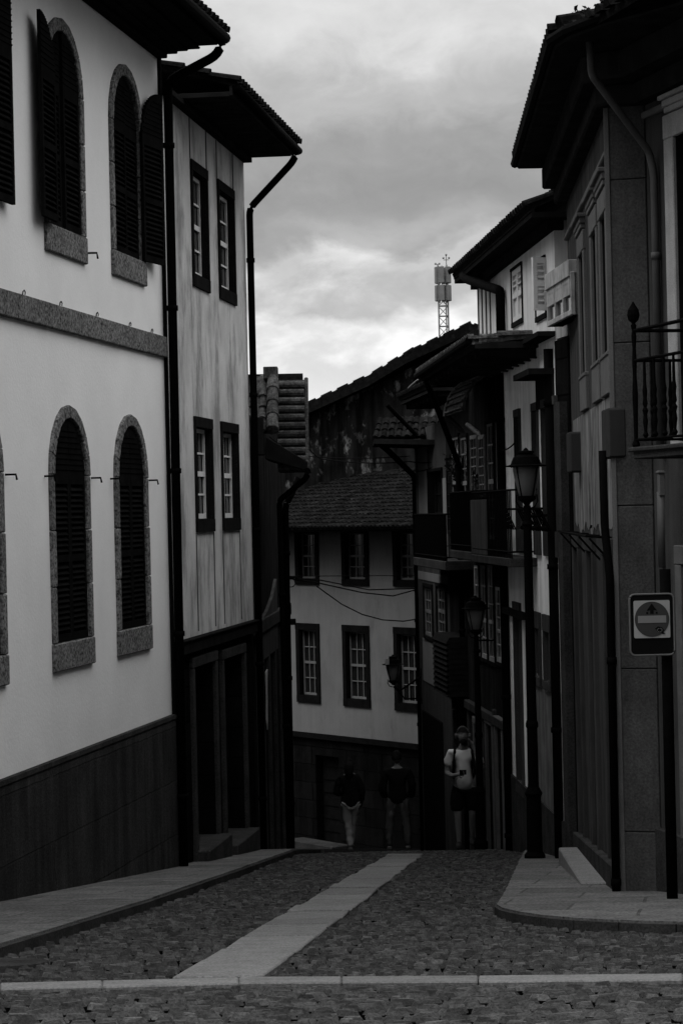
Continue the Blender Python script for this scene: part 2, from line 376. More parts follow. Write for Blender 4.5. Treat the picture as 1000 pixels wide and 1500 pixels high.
# pale stone strips laid in the road
SL = (gpx(248,1434), gpx(568,1251.5)); SR = (gpx(384,1431), gpx(620,1251.5))
def lerp(a,b,t): return a+(b-a)*t
mb = MB(); t = 0.0
L0 = (SL[1]-SL[0]).length
while t < 1:
    dt = R.uniform(.7,1.3)/L0; t1 = min(1,t+dt); g_ = .016/L0
    q = [lerp(*SL,t+g_),lerp(*SR,t+g_),lerp(*SR,t1-g_),lerp(*SL,t1-g_)]
    q = [V((p.x+R.uniform(-.018,.018),p.y+R.uniform(-.01,.01),0)) for p in q]
    h = R.uniform(-.006,.006)
    mb.hexa([V((p.x,p.y,gz(p.y)-.08)) for p in q],[V((p.x,p.y,gz(p.y)+.006+h)) for p in q]); t = t1
struct(mb.build('stone_strip', M['slab'], loc=(0,20,gz(20)), bevel=.008))
CB = [(-200,1446,1454.5),(0,1442,1451),(150,1438,1447),(350,1433,1442),(500,1432.5,1441),(700,1431,1440),(1000,1428,1437),(1250,1426,1435)]
cb = [(gpx(u,a),gpx(u,b)) for u,a,b in CB]
mb = MB()
for (f0,n0_),(f1,n1_) in zip(cb,cb[1:]):
    k = max(1,int((f1-f0).length/R.uniform(.8,1.3)))
    for i in range(k):
        a, b = i/k+.003, (i+1)/k-.003
        q = [lerp(n0_,n1_,a),lerp(n0_,n1_,b),lerp(f0,f1,b),lerp(f0,f1,a)]; jj = R.uniform(-.012,.012)
        q = [V((p.x,p.y+jj,0)) for p in q]
        mb.hexa([V((p.x,p.y,gz(p.y)-.08)) for p in q],[V((p.x,p.y,gz(p.y)+.008)) for p in q])
struct(mb.build('cross_strip', M['slab'], loc=(0,13,gz(13)), bevel=.008))
def band_y(x):                          # near and far edge of the cross strip
    for (f0,n0_),(f1,n1_) in zip(cb,cb[1:]):
        if f0.x <= x <= f1.x:
            t = (x-f0.x)/(f1.x-f0.x); return n0_.y+(n1_.y-n0_.y)*t, f0.y+(f1.y-f0.y)*t
    return 13.3,13.8
def in_strip(x,y,pad=0):
    if y < SL[0].y or y > SL[1].y: return False
    t = (y-SL[0].y)/(SL[1].y-SL[0].y); return lerp(*SL,t).x-pad < x < lerp(*SR,t).x+pad
# individually set cobbles, all one paved surface
mb = MB(); y = 9.5
while y < 46:
    big = y < 13.4
    row = R.uniform(.07,.10)
    if y > 36: row *= 1.3
    x = -3.2+R.uniform(0,.1)
    while x < 6.0:
        wdt = R.uniform(.075,.13) if not big else R.uniform(.09,.18)
        xc, yc = x+wdt/2, y+row/2; x += wdt
        yc += .05*math.sin(xc*1.7+y*.3)
        if xc > 3.2 and yc > 20: continue
        if xc < kx(KL,yc)+.03 or inright(xc-.03,yc-.02) or in_strip(xc,yc,.035): continue
        bn, bf = band_y(xc)
        if bn-.05 < yc < bf+.05: continue
        g = .012; h = gz(yc)+R.uniform(-.015,.006); sl = gz(yc+.5)-gz(yc-.5); tx, ty = R.uniform(-.08,.08), R.uniform(-.11,.11)
        hw, hl = wdt/2-g, row/2-g
        def P(fx,fy,dz): 
            X = fx*hw*R.uniform(.88,1.08); Y_ = fy*hl*R.uniform(.86,1.08); return V((xc+X,yc+Y_,h+dz+tx*X+(ty+sl)*Y_))
        bt = [P(-1,-1,-.06),P(1,-1,-.06),P(1,1,-.06),P(-1,1,-.06)]
        md = [V((xc+(p.x-xc)*.97,yc+(p.y-yc)*.94,p.z+.034)) for p in bt]; tp = [V((xc+(p.x-xc)*.66,yc+(p.y-yc)*.42,p.z+.062+R.uniform(-.003,.003))) for p in bt]
        n = len(mb.v); mb.v += bt+md+tp
        for b_ in (0,4): mb.f += [[n+b_+i,n+b_+(i+1)%4,n+b_+4+(i+1)%4,n+b_+4+i] for i in range(4)]
        mb.f.append([n+8,n+9,n+10,n+11])
    y += row
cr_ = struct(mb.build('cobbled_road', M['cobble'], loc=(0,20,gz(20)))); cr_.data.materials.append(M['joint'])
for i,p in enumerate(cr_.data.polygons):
    if i%9 < 4: p.material_index = 1                     # lower sides take the joint colour: shade between stones painted in

# ------------------------------------------------------------------ HOUSE A, white with arched windows
hA = thing('arched_window_house', (lineA(28),28,-5), 'white plastered house with arched granite windows and dark plinth, nearest on the left', 'house')
zt = FA.px(232,86)[1]; sE = FA.L
zp = FA.px(125,1098)[1]; zb0, zb1 = FA.px(120,493)[1], FA.px(120,459)[1]
low = [(-53,588,8,993),(73,592,131,978),(168,609,216,958)]
upp = [(-68,-60,0,320),(63,28,119,375),(160,98,208,410)]
def arch_window(r, open_mode):
    a,b,c,d = r; w = .135; cx = (a+b)/2; Ro = (b-a)/2; Ri = Ro-w; spr = d-Ro*.95; sillh = .27
    mb = MB(); N_ = 10
    nb = 3; hh = (spr-c-sillh)/nb
    for k_ in range(nb):
        za_, zb_ = c+sillh+hh*k_+.004, c+sillh+hh*(k_+1)-.002; j1, j2 = R.uniform(-.004,.004), R.uniform(-.004,.004)
        mb.fb(FA,a-j1,a+w,za_,zb_,-.2,.033+j1); mb.fb(FA,b-w,b+j2,za_,zb_,-.2,.033+j2)
    mb.fb(FA,a-.008,b+.008,c,c+sillh,-.2,.04)
    for i in range(N_):
        t0, t1 = math.pi*i/N_, math.pi*(i+1)/N_
        q = lambda t,r_,k: (cx+math.cos(t)*r_, spr+math.sin(t)*r_*k)
        o0, o1, i0, i1 = q(t0,Ro,.95),q(t1,Ro,.95),q(t0,Ri,.95),q(t1,Ri,.95)
        mb.hexa([FA.p(*i0,-.2),FA.p(*o0,-.2),FA.p(*o1,-.2),FA.p(*i1,-.2)],[FA.p(*i0,.035),FA.p(*o0,.035),FA.p(*o1,.035),FA.p(*i1,.035)])
    o = mb.build('window', M['granite'], hA, bevel=.01)
    ia, ib, iz = a+w, b-w, c+sillh
    mb = MB(); mb.fb(FA,ia-.05,ib+.05,iz-.02,spr+Ri*.95+.02,-.19,-.17); mb.build('pane', M['glass'], o)
    def leaf(Fx, s0, s1, off, rise_from_left):
        mb = MB(); leaf_shutter(mb, Fx, s0, s1, iz+.01, spr-.02, off)
        k = 14; w_ = s1-s0                                   # arched head of the leaf
        for i in range(k):
            f0, f1 = i/k, (i+1)/k; fm = (f0+f1)/2; e = fm if rise_from_left else 1-fm
            hgt = Ri*.93*math.sqrt(max(0,1-(1-e)**2)); mb.fb(Fx, s0+w_*f0, s0+w_*f1, spr-.02, spr+hgt, off, off+.034)
            z = spr+.05
            while z < spr+hgt-.07: mb.fb(Fx, s0+w_*f0, s0+w_*f1, z, z+.012, off+.034, off+.042); z += .055
        mb.build('shutter', M['wood'], o)
    mid = (ia+ib)/2
    if open_mode == 'closed':
        leaf(FA, ia+.01, mid-.004, -.03, True); leaf(FA, mid+.004, ib-.01, -.03, False)
    def hinged(s_h, ang, left):
        P = FA.p(s_h, 0, .04); dv = FA.d*math.cos(ang)*(-1 if left else 1)+FA.n*math.sin(ang)
        Fx = Fac((P.x,P.y),((P+dv).x,(P+dv).y)); return Fx
    if open_mode == 'half':                                 # left leaf half open, right one almost shut
        leaf(hinged(ia+.02, math.radians(2), True), 0, .56, .03, True)
        leaf(FA, ia+.01, mid-.004, -.05, True); leaf(FA, mid+.004, ib-.01, -.02, False)
    if open_mode == 'right':
        leaf(FA, ia+.01, mid-.004, -.03, True); leaf(FA, mid+.004, ib-.01, -.05, False)
        leaf(hinged(ib-.01, math.radians(7), False), 0, (mid-ia)*1.1, -.02, True)
    if open_mode == 'far':
        leaf(FA, ia+.01, mid-.004, -.10, True); leaf(hinged(ib-.01, math.radians(3), False), 0, (mid-ia)*1.1, -.02, True)
    # shutter catches on the wall
    if open_mode in ('closed',):
        for s_ in (a-.13, b+.13):
            mb = MB(); zz = spr-.02; mb.tube([FA.p(s_,zz,-.01),FA.p(s_,zz,.10),FA.p(s_+.0,zz-.05,.11)], .011, 6); mb.build('shutter_catch', M['iron'], o)
    return o
rl = [FA.rect(*q) for q in low]; ru = [FA.rect(*q) for q in upp]
zl0 = (rl[1][2]+rl[2][2])/2; zl1 = (rl[1][3]+rl[2][3])/2; zu0 = (ru[1][2]+ru[2][2])/2; zu1 = (ru[1][3]+ru[2][3])/2
ww = (rl[1][1]-rl[1][0]+rl[2][1]-rl[2][0])/2
def norm(r, z0, z1, w=None):
    c = (r[0]+r[1])/2; w = w or ww; return [c-w/2,c+w/2,z0,z1]
s1_, s2_ = (rl[1][0]+rl[1][1])/2, (rl[2][0]+rl[2][1])/2
stp = s2_-s1_
rl = [norm([rl[1][0]-stp*k,rl[1][1]-stp*k],zl0,zl1) for k in (2.35,1.2)]+[norm(rl[1],zl0,zl1),norm(rl[2],zl0,zl1)]
ru = [norm([ru[1][0]-stp*k,ru[1][1]-stp*k],zu0,zu1) for k in (2.3,1.12)]+[norm(ru[1],zu0,zu1),norm(ru[2],zu0,zu1)]
_q = FA.rect(-84,-20,-29,300); ru[1] = norm(_q,zu0,zu1); ru[0] = norm([ru[1][0]-stp*1.15,ru[1][1]-stp*1.15],zu0,zu1)
holes = [[r[0]+.06,r[1]-.06,r[2]+.1,r[3]-ww/2*.95-.0] for r in rl+ru]
holes = [[h[0],h[1],h[2],h[3]+ww/2*.95-.058] for h in holes]
mb = MB(); wall(mb, FA, 0, sE, zp, zt+.1, holes, depth=.24, back=6)
for h in holes:
    Rs = (h[1]-h[0])/2; cx_ = (h[0]+h[1])/2; spr_ = h[3]-Rs*.95
    for i in range(12):
        t0, t1 = math.pi*i/12, math.pi*(i+1)/12
        a0, a1 = (cx_+math.cos(t0)*Rs, spr_+math.sin(t0)*Rs*.95), (cx_+math.cos(t1)*Rs, spr_+math.sin(t1)*Rs*.95)
        mb.quad(FA.p(a0[0],a0[1]),FA.p(a0[0],h[3]),FA.p(a1[0],h[3]),FA.p(a1[0],a1[1]))
mb.build('wall', M['white'], hA)
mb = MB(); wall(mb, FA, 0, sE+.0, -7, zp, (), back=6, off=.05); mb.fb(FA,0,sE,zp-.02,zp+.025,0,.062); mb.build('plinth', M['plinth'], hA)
for r in rl: arch_window(r, 'closed')
arch_window(ru[3],'right'); arch_window(ru[2],'half'); arch_window(ru[1],'far'); arch_window(ru[0],'closed')
# string course in separate granite lengths
mb = MB(); s = 0
while s < sE-.01:
    e = min(sE, s+R.uniform(.75,1.25)); e = sE if sE-e < .3 else e
    mb.fb(FA,s+.007,e-.007,zb0,zb1,-.02,.05+R.uniform(-.004,.004)); s = e
for q in range(5):                                       # little wire loops standing on it
    pass
mb.build('string_course', M['granite'], hA, bevel=.008)
for u in (32,86,139,187,219):
    mb = MB(); s = FA.px(u,470)[0]; mb.tube([FA.p(s-.05,zb1,.03),FA.p(s-.03,zb1+.035,.03),FA.p(s+.01,zb1+.05,.03),FA.p(s+.04,zb1+.035,.03),FA.p(s+.03,zb1+.01,.03)], .006, 5); mb.build('wire_clip', M['iron'], hA)
# eave: boarded soffit, stepped cornice, gutter, tiles
mb = MB(); mb.fb(FA,0,sE+.05,zt+.12,zt+.2,-.3,.72)
for i,(o_,h_) in enumerate(((.12,.04),(.24,.09),(.36,.12),(.5,.14))): mb.fb(FA,0,sE+.02+.02*i,zt+.0+h_-.05,zt+.118+.0006*i,-.1,o_)
mb.build('cornice', M['wood2'], hA, bevel=.01)
mb = MB(); gp = [FA.p(-.1,zt+.2,.8), FA.p(sE+.08,zt+.2,.8)]; mb.tube(gp, .065, 10); mb.build('gutter', M['iron'], hA, smooth=True)
slope = math.radians(24); upv = (-FA.n*math.cos(slope)+V((0,0,math.sin(slope))))
mb = MB(); tile_roof(mb, FA.p(sE-8,zt+.26,.8), FA.d, upv, 8.1, 5.5, sp=.21); mb.build('roof', M['tile'], hA)
pA = FA.p(sE+.02,0,.0)
downpipe(hA, bent([FA.p(sE-.05,zt+.2,.8),FA.p(sE-.02,zt+.0,.74),FA.p(sE+.0,zt-.28,.12),FA.p(sE+.0,-4.35,.10)],.12), .055)
mb = MB(); mb.fb(FA,sE-.005,sE+.09,-6,zt+.05,-.3,.03); mb.build('corner_board', M['wood'], hA)
mb = MB(); s = FA.px(125,348)[0]; mb.tube([FA.p(s-.02,ru[2][2]+.12,0),FA.p(s-.0,ru[2][2]+.12,.12),FA.p(s,ru[2][2]+.06,.13)],.012,6); mb.build('shutter_catch', M['iron'], hA)

# ------------------------------------------------------------------ HOUSE B, streaked plaster over stone base
hB = thing('timber_eave_house', (-1.6,31,-5.2), 'streaky plastered house over dark stone ground floor, second on the left', 'house')
zB0 = FB.px(312,930)[1]; zB1 = FB.px(362,243)[1]
sB0, sB1 = FB.px(258,600)[0], FB.L
sB0 = 0
wb = [FB.rect(280,243,304,424), FB.rect(319,272,343,441), FB.rect(285,612,311,778), FB.rect(324,620,349,778)]
for i in (0,2):
    z0 = (wb[i][2]+wb[i+1][2])/2; z1 = (wb[i][3]+wb[i+1][3])/2
    for k in (i,i+1): wb[k][2]=z0; wb[k][3]=z1
def inset(r,w,wb_=None,wt=None): return [r[0]+w,r[1]-w,r[2]+(wb_ or w),r[3]-(wt or w)]
wi = [inset(r,.09,.16,.13) for r in wb]
mb = MB(); wall(mb, FB, sB0, sB1, zB0, zB1+.06, wi, depth=.2, back=5); mb.build('wall', M['streaky'], hB)
for r in wi: window(hB, FB, r, M['wood2'], M['sash'], 2, 4, w=.085, depth=.12, proud=.025, sill=.16, head=.13, bar=.025, rim=.055)
def strip(s_, za, zb_, w_=.012): mb = MB(); mb.fb(FB,s_-w_,s_+w_,za,zb_,-.01,.012); mb.build('cover_strip', M['peel3'], hB)
for r in wb[:2]:
    for s_ in (r[0]+.01, r[1]-.01): strip(s_, wb[0][3]+.004, zB1+.05)
for r in wb[2:]:
    for s_ in (r[0]+.01, r[1]-.01): strip(s_, zB0+.1, wb[2][2]-.004)
mb = MB(); mb.fb(FB,sB0+.05,sB1+.02,zB0-.13,zB0+.02,-.1,.06); mb.fb(FB,sB0+.05,sB1+.03,zB0+.02,zB0+.05,-.1,.085); mb.build('beam', M['wood2'], hB, bevel=.008)
db = [FB.rect(287,972,318,1246), FB.rect(330,960,360,1243)]
db[0][2] = -6; db[1][2] = -6
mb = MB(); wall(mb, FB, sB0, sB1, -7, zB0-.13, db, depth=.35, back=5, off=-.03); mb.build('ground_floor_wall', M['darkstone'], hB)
for r in db:
    mb = MB(); frame_mb(mb, FB, [r[0],r[1],-6,r[3]], .13, -.05, .02); o = mb.build('door', M['doorstone'], hB, bevel=.012)
    mb = MB(); m_ = (r[0]+r[1])/2
    for a_, b_ in ((r[0],m_-.005),(m_+.005,r[1])):
        mb.fb(FB,a_,b_,-6,r[3],-.33,-.28)
        for z_ in (-4.3,-3.3,-2.5):
            if z_+.7 < r[3]: mb.fb(FB,a_+.08,b_-.08,z_,z_+.7,-.28,-.265)
    mb.build('door_leaf', M['wood'], o, bevel=.006)
    mb = MB(); gy = FB.p(r[0],0).y; mb.fb(FB,r[0]-.1,r[1]+.1,-5.4,gz(gy)+.22,-.3,.16); mb.build('doorstep', M['doorstone'], o, bevel=.015)
# eave of B
ov = .72
mb = MB(); 
eB = sB0+.95
mb.fb(FB,eB,sB1+.03,zB1+.07,zB1+.13,-.4,ov-.04)                 # soffit boards
mb.fb(FB,eB,sB1+.05,zB1+.08,zB1+.20,ov-.04,ov)                 # fascia
s_ = eB+.1
while s_ < sB1: mb.fb(FB,s_,s_+.012,zB1+.06,zB1+.071,0,ov-.05); s_ += .28
mb.fb(FB,sB0+.1,sB1+.02,zB1+.0,zB1+.069,-.05,.12)
mb.build('soffit', M['soffit'], hB, bevel=.006)
mb = MB(); sl = math.radians(15); upB = (-FB.n*math.cos(sl)+V((0,0,math.sin(sl)))); tile_roof(mb, FB.p(eB,zB1+.24,ov+.05), FB.d, upB, FB.L-eB+.08, 4.5, sp=.21); mb.build('roof', M['tile'], hB)
mb = MB(); mb.tube([FB.p(eB,zB1+.17,ov+.06),FB.p(sB1+.12,zB1+.15,ov+.06)], .05, 10); mb.build('gutter', M['iron'], hB, smooth=True)
downpipe(hB, bent([FB.p(sB1-.02,zB1+.17,ov+.06),FB.p(sB1-.01,zB1-.0,ov+.0),FB.p(sB1+.0,zB1-.65,.07),FB.p(sB1+.0,-4.9,.07)],.1), .05)

# ------------------------------------------------------------------ HOUSE C, dark narrow house with barrel tile roof
hC = thing('dark_tiled_house', (-1.2,36.5,-5.4), 'dark narrow house behind the second left house, with a lichened barrel-tile roof', 'house')
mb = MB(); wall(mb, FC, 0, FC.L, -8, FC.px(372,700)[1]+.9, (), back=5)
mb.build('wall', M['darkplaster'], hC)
zc = at(400,690,35.5).z
# recessed lower masonry pilasters and door posts
mb = MB()
for a_, w_ in ((.3,.2),(1.15,.15),(2.3,.22),(3.6,.2),(5.0,.2),(6.3,.2)): mb.fb(FC,a_,a_+w_,-8,-1.6-R.uniform(0,.5),-.02,.05)
mb.fb(FC,.0,FC.L,-1.75,-1.55,-.02,.08)
mb.build('pilaster', M['doorstone'], hC, bevel=.01)
mb = MB(); a_=FC.px(377,900)[0]; b_=FC.px(402,900)[0]; z0_=FC.px(390,960)[1]; z1_=FC.px(390,905)[1]
pl=[(a_,z0_),(b_,z0_),(b_,z1_+.55),(b_-(b_-a_)*.25,z1_+.3),(b_-(b_-a_)*.6,z1_+.12),(a_,z1_)]; n=len(mb.v); k=len(pl)
mb.v += [FC.p(x,z,.05) for x,z in pl]+[FC.p(x,z,-.02) for x,z in pl]; mb.f += [list(range(n,n+k)),list(range(n+2*k-1,n+k-1,-1))]+[[n+i,n+(i+1)%k,n+k+(i+1)%k,n+k+i] for i in range(k)]
mb.build('render_patch', M['greywall'], hC)
# roof: left part runs down to us in barrel tiles with a ridge roll, right part ribbed
Yc = 34.75
O = at(366,632,Yc); mb = MB(); sl = math.radians(42); b_ = V((0,math.cos(sl),math.sin(sl)))
tile_roof(mb, O, V((1,0,0)), b_, .34, 1.25, sp=.15, course=.26, r=.06)
mb.build('roof', M['tile2'], hC)
mb = MB(); p0 = at(399,628,Yc-.06)
for j in range(4):
    q = p0+b_*(.3*j); mb.tube([q-b_*.03,q+b_*.29],[.095,.075],12)
mb.box(at(386,545,Yc+.9).x, at(407,545,Yc+.9).x, Yc+.75, Yc+1.1, at(386,556,Yc+.9).z, at(386,538,Yc+.9).z)
mb.build('ridge_tile', M['tile2'], hC, smooth=False, bevel=.01)
mb = MB(); x0, x1 = at(406,600,Yc+.3).x, at(446,600,Yc+.3).x; z_ = at(430,690,Yc).z; ztop = at(430,556,Yc+.8).z; k = 0; n_ = 11
for j in range(n_):
    t = j/n_; zz = z_+(ztop-z_)*t; yy = Yc+.05+.8*t
    jt = R.uniform(-.01,.01)
    mb.tube([(x0,yy+.02,zz+.05),(x1+jt-.0,yy,zz+.045)], .058, 10)
mb.hexa([(x0,Yc+.1,z_),(x1,Yc+.1,z_),(x1,Yc+1.4,z_),(x0,Yc+1.4,z_)],[(x0,Yc+.9,ztop),(x1,Yc+.9,ztop),(x1,Yc+1.4,ztop),(x0,Yc+1.4,ztop)])
mb.tube([(x1+.02,Yc+.05,z_),(x1+.025,Yc+.92,ztop+.02)], .03, 6)
mb.build('hung_tiles', M['tile2'], hC)
mb = MB(); # canopy / eave under the ribs
A_, B_, C_, D_ = at(390,640,Yc-.2), at(450,676,Yc-.3), at(450,690,Yc-.3), at(388,672,Yc-.2)
mb.hexa([D_,C_,C_+V((0,1.6,0)),D_+V((0,1.6,0))],[A_,B_,B_+V((0,1.6,0)),A_+V((0,1.6,0))])
mb.build('eave', M['wood2'], hC, bevel=.01)
mb = MB(); mb.tube([at(450,690,Yc-.3),at(452,678,Yc+3)], .05, 8); mb.build('gutter', M['iron'], hC)
Q = FC.px(410,900); 
downpipe(hC, bent([at(452,690,Yc-.2),at(449,700,Yc-.2),at(409,733,Yc+.3),at(411,800,Yc+.3),V((at(420,1100,Yc).x,Yc+.3,-5.2))],.08), .042)
downpipe(hC, bent([at(438,700,Yc+2),at(418,742,Yc+2),V((at(424,1100,Yc+2).x,Yc+2,-5.6))],.08), .05)
mb = MB(); mb.box(at(372,900,Yc-.2).x, at(392,900,Yc-.2).x, Yc-.25, Yc+.2, at(380,667,Yc).z, at(380,612,Yc).z); mb.build('chimney_box', M['darkplaster'], hC, bevel=.01)
mb = MB(); pts=[(0,0),(.055,.02),(.06,-.2),(.035,-.28),(.055,-.4),(.03,-.55),(.05,-.72),(.02,-.86),(0,-.7),(.012,-.4)]
s_, z_ = FC.px(381,985)
n = len(mb.v); k=len(pts)
mb.v += [FC.p(s_+a_*7,z_+b_,.075+.01*(i%2)) for i,(a_,b_) in enumerate(pts)]+[FC.p(s_+a_*7,z_+b_,.07) for a_,b_ in pts]
mb.f += [list(range(n,n+k)),list(range(n+2*k-1,n+k-1,-1))]+[[n+i,n+(i+1)%k,n+k+(i+1)%k,n+k+i] for i in range(k)]
tag(mb.build('poster', M['paper']), 'torn pale poster scraps peeling off the dark wall on the left', 'poster')

hL = thing('unseen_shading_house', (-1.8,46,-6.6), 'unseen dark house added behind the barrel-tiled house to shade the cream house', 'house')  # unseen house added to keep sky light off the cream house
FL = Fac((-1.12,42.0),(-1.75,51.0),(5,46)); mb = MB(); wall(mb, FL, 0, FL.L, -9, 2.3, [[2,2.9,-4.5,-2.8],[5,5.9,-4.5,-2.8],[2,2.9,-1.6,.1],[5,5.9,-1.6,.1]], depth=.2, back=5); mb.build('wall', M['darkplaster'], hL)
for q_ in ([2,2.9,-4.5,-2.8],[5,5.9,-4.5,-2.8],[2,2.9,-1.6,.1],[5,5.9,-1.6,.1]): window(hL, FL, q_, M['wood'], M['sashgrey'], 2, 4)
mb = MB(); mb.fb(FL,-.1,FL.L+.1,2.3,2.42,-5,.5); mb.build('roof', M['tile'], hL)
# ------------------------------------------------------------------ HOUSE D, cream house closing the view
hD = thing('cream_house', (0,55,-7.6), 'cream plastered house closing the view, three dark-framed sash windows on each of two floors', 'house')
zDb = FD.px(520,1080)[1]; zDe = FD.px(520,772)[1]
rD = [FD.rect(435,915,469,1030),FD.rect(503,916,542,1036),FD.rect(578,917,617,1041)]
rU = [FD.rect(433,778,467,859),FD.rect(501,778,540,858),FD.rect(576,778,615,857)]
for g_ in (rD,rU):
    z0=sum(r[2] for r in g_)/3; z1=sum(r[3] for r in g_)/3
    for r in g_: r[2]=z0; r[3]=z1
for r in rU: r[3] = zDe-.03
wD = [inset(r,.13,.17,.15) for r in rD]; wU = [inset(r,.13,.14,.10) for r in rU]
mb = MB(); wall(mb, FD, 0, FD.L, zDb, zDe, wD+wU, depth=.2, back=3.0); mb.build('wall', M['cream'], hD)
for r in wD: window(hD, FD, r, M['wood'], M['sashgrey'], 3, 4, w=.13, depth=.14, sill=.17, head=.15, bar=.022, rim=.045)
for r in wU: window(hD, FD, r, M['wood'], M['sashgrey'], 3, 4, w=.13, depth=.14, sill=.14, head=.10, bar=.02, rim=.04)
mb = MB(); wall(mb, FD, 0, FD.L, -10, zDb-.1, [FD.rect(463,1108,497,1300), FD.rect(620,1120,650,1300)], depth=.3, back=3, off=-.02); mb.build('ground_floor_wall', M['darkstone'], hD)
mb = MB(); r = FD.rect(463,1108,497,1300); mb.fb(FD,r[0],r[1],-9,r[3],-.28,-.22)
for j in range(6): mb.fb(FD,r[0]+.05,r[1]-.05,-7.4+.3*j,-7.2+.3*j,-.22,-.2)
mb.build('door', M['wood'], hD)
mb = MB(); mb.fb(FD,0,FD.L,zDb-.12,zDb+.0,-.1,.07); mb.build('beam', M['wood'], hD)
mb = MB(); sl = math.radians(16.5); upD = (-FD.n*math.cos(sl)+V((0,0,math.sin(sl)))); 
tile_roof(mb, FD.p(0,zDe+.0,.95), FD.d, upD, FD.L, 4.5, taperL=5.7, sp=.16, course=.3, r=.052); mb.build('roof', M['tile'], hD)
mb = MB(); mb.fb(FD,0,FD.L,zDe-.09,zDe-.06,-.1,.9); mb.fb(FD,0,FD.L,zDe-.09,zDe-.041,-.02,.14); mb.build('soffit', M['wood'], hD)
mb = MB(); mb.fb(FD, FD.px(455,1235)[0]-.3, FD.px(505,1235)[0]+.2, -8.3, FD.px(480,1232)[1], 0, .5); mb.build('doorstep', M['doorstone'], hD, bevel=.02)

# ------------------------------------------------------------------ HOUSE H, high stained gable wall behind
hH = thing('stained_gable_building', (0,60,-8), 'tall dark building behind the cream house, its gable wall black with mould and pale stains', 'building')
sL, zL = FH.px(425,622); sR, zR = FH.px(692,492); sR2, zR2 = FH.px(760,520)
mb = MB(); tp = [(FH.px(400,634)),(sL,zL),(FH.px(575,552)),(sR,zR),(sR2,zR2)]
n=len(mb.v); k=len(tp)
for off in (0,-6):
    for s_,z_ in tp: mb.v.append(FH.p(s_,z_,off))
    for s_,z_ in tp: mb.v.append(FH.p(s_,-9,off))
for i in range(k-1):
    mb.f.append([n+i,n+i+1,n+k+i+1,n+k+i]); mb.f.append([n+2*k+i,n+2*k+i+1,n+3*k+i+1,n+3*k+i]); mb.f.append([n+i,n+i+1,n+2*k+i+1,n+2*k+i])
mb.f.append([n,n+k,n+3*k,n+2*k]); mb.f.append([n+k-1,n+2*k-1,n+4*k-1,n+3*k-1])
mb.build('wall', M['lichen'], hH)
mb = MB(); tv = [(FH.px(400,632)),(FH.px(545,566)),(FH.px(600,533)),(FH.px(692,490)),(FH.px(712,498)),(FH.px(760,522))]
th = .26
for (a_,b_),(c_,d_) in zip(tv,tv[1:]):
    mb.hexa([FH.p(a_,b_,.35),FH.p(c_,d_,.35),FH.p(c_,d_,-6),FH.p(a_,b_,-6)],[FH.p(a_,b_+th,.35),FH.p(c_,d_+th,.35),FH.p(c_,d_+th,-6),FH.p(a_,b_+th,-6)])
    L_ = math.hypot(c_-a_,d_-b_); j = 0.1
    while j < L_:
        t = j/L_; s_ = a_+(c_-a_)*t; z_ = b_+(d_-b_)*t+th; e = .3/L_
        s2, z2 = a_+(c_-a_)*(t+e), b_+(d_-b_)*(t+e)+th
        mb.tube([FH.p(s_,z_+.0,.28),FH.p(s2,z2-.01,.28)],[.045,.06],8)
        mb.tube([FH.p(s_,z_-.02,.36),FH.p(s_,z_+.02,-.5)],.03,6); j += .45
mb.build('roof', M['tile'], hH)

# ------------------------------------------------------------------ lattice mast with antennas, far behind
Ym = 190
base = at(650,490,Ym); mx = base.x
tM = thing('antenna_mast', (mx,Ym,-12), 'lattice telecom mast with two tiers of panel antennas rising behind the dark gable', 'antenna mast')
hw = .37; mb = MB(); z1 = at(650,425,Ym).z; z0 = -12; zz = z0
for sx in (-1,1):
    for sy in (-1,1): mb.tube([(mx+sx*hw,Ym+sy*hw,z0),(mx+sx*hw,Ym+sy*hw,z1+1.75)], .05, 5)
st_ = .8
while zz < z1+1.2:
    for sx,sy,ex,ey in ((-1,-1,1,-1),(1,-1,1,1),(1,1,-1,1),(-1,1,-1,-1)):
        mb.tube([(mx+sx*hw,Ym+sy*hw,zz),(mx+ex*hw,Ym+ey*hw,zz)], .03, 4); mb.tube([(mx+sx*hw,Ym+sy*hw,zz),(mx+ex*hw,Ym+ey*hw,zz+st_)], .028, 4)
    zz += st_
mb.tube([(mx+.15,Ym-.4,z0),(mx+.2,Ym-.4,z1)], .06, 5)
mb.build('lattice', M['mast'], tM)
for (va,vb) in ((391,415),(418,441)):
    for i in range(6):
        a_ = i*math.pi/3+.3; za, zb = at(650,vb,Ym).z, at(650,va,Ym).z; c = V((mx+.52*math.cos(a_),Ym+.52*math.sin(a_),0))
        mb = MB(); t_ = V((-math.sin(a_),math.cos(a_),0))*.2; n_ = V((math.cos(a_),math.sin(a_),0))*.11
        q = [c-t_-n_,c+t_-n_,c+t_+n_,c-t_+n_]; mb.hexa([p+V((0,0,za)) for p in q],[p+V((0,0,zb)) for p in q]); mb.tube([c-n_*1.6+V((0,0,za-.15)),c-n_*1.6+V((0,0,zb+.1))],.04,5)
        mb.build('panel_antenna', M['panel'], tM, bevel=.04)
mb = MB(); zt_ = at(650,391,Ym).z
mb.tube([(mx+.3,Ym,zt_),(mx+.3,Ym,zt_+.95)],.035,5); mb.tube([(mx+.08,Ym,zt_+.55),(mx+.52,Ym,zt_+.55)],.03,5)
for dx,dz in ((.08,.7),(.52,.7),(.3,.95)): mb.ball((mx+dx,Ym,zt_+dz),.09,6)
mb.tube([(mx-.4,Ym,zt_),(mx-.4,Ym,zt_+.25)],.03,5); mb.tube([(mx-.6,Ym,zt_+.22),(mx-.2,Ym,zt_+.22)],.03,5); mb.ball((mx-.55,Ym,zt_+.26),.09,6); mb.ball((mx-.25,Ym,zt_+.26),.09,6)
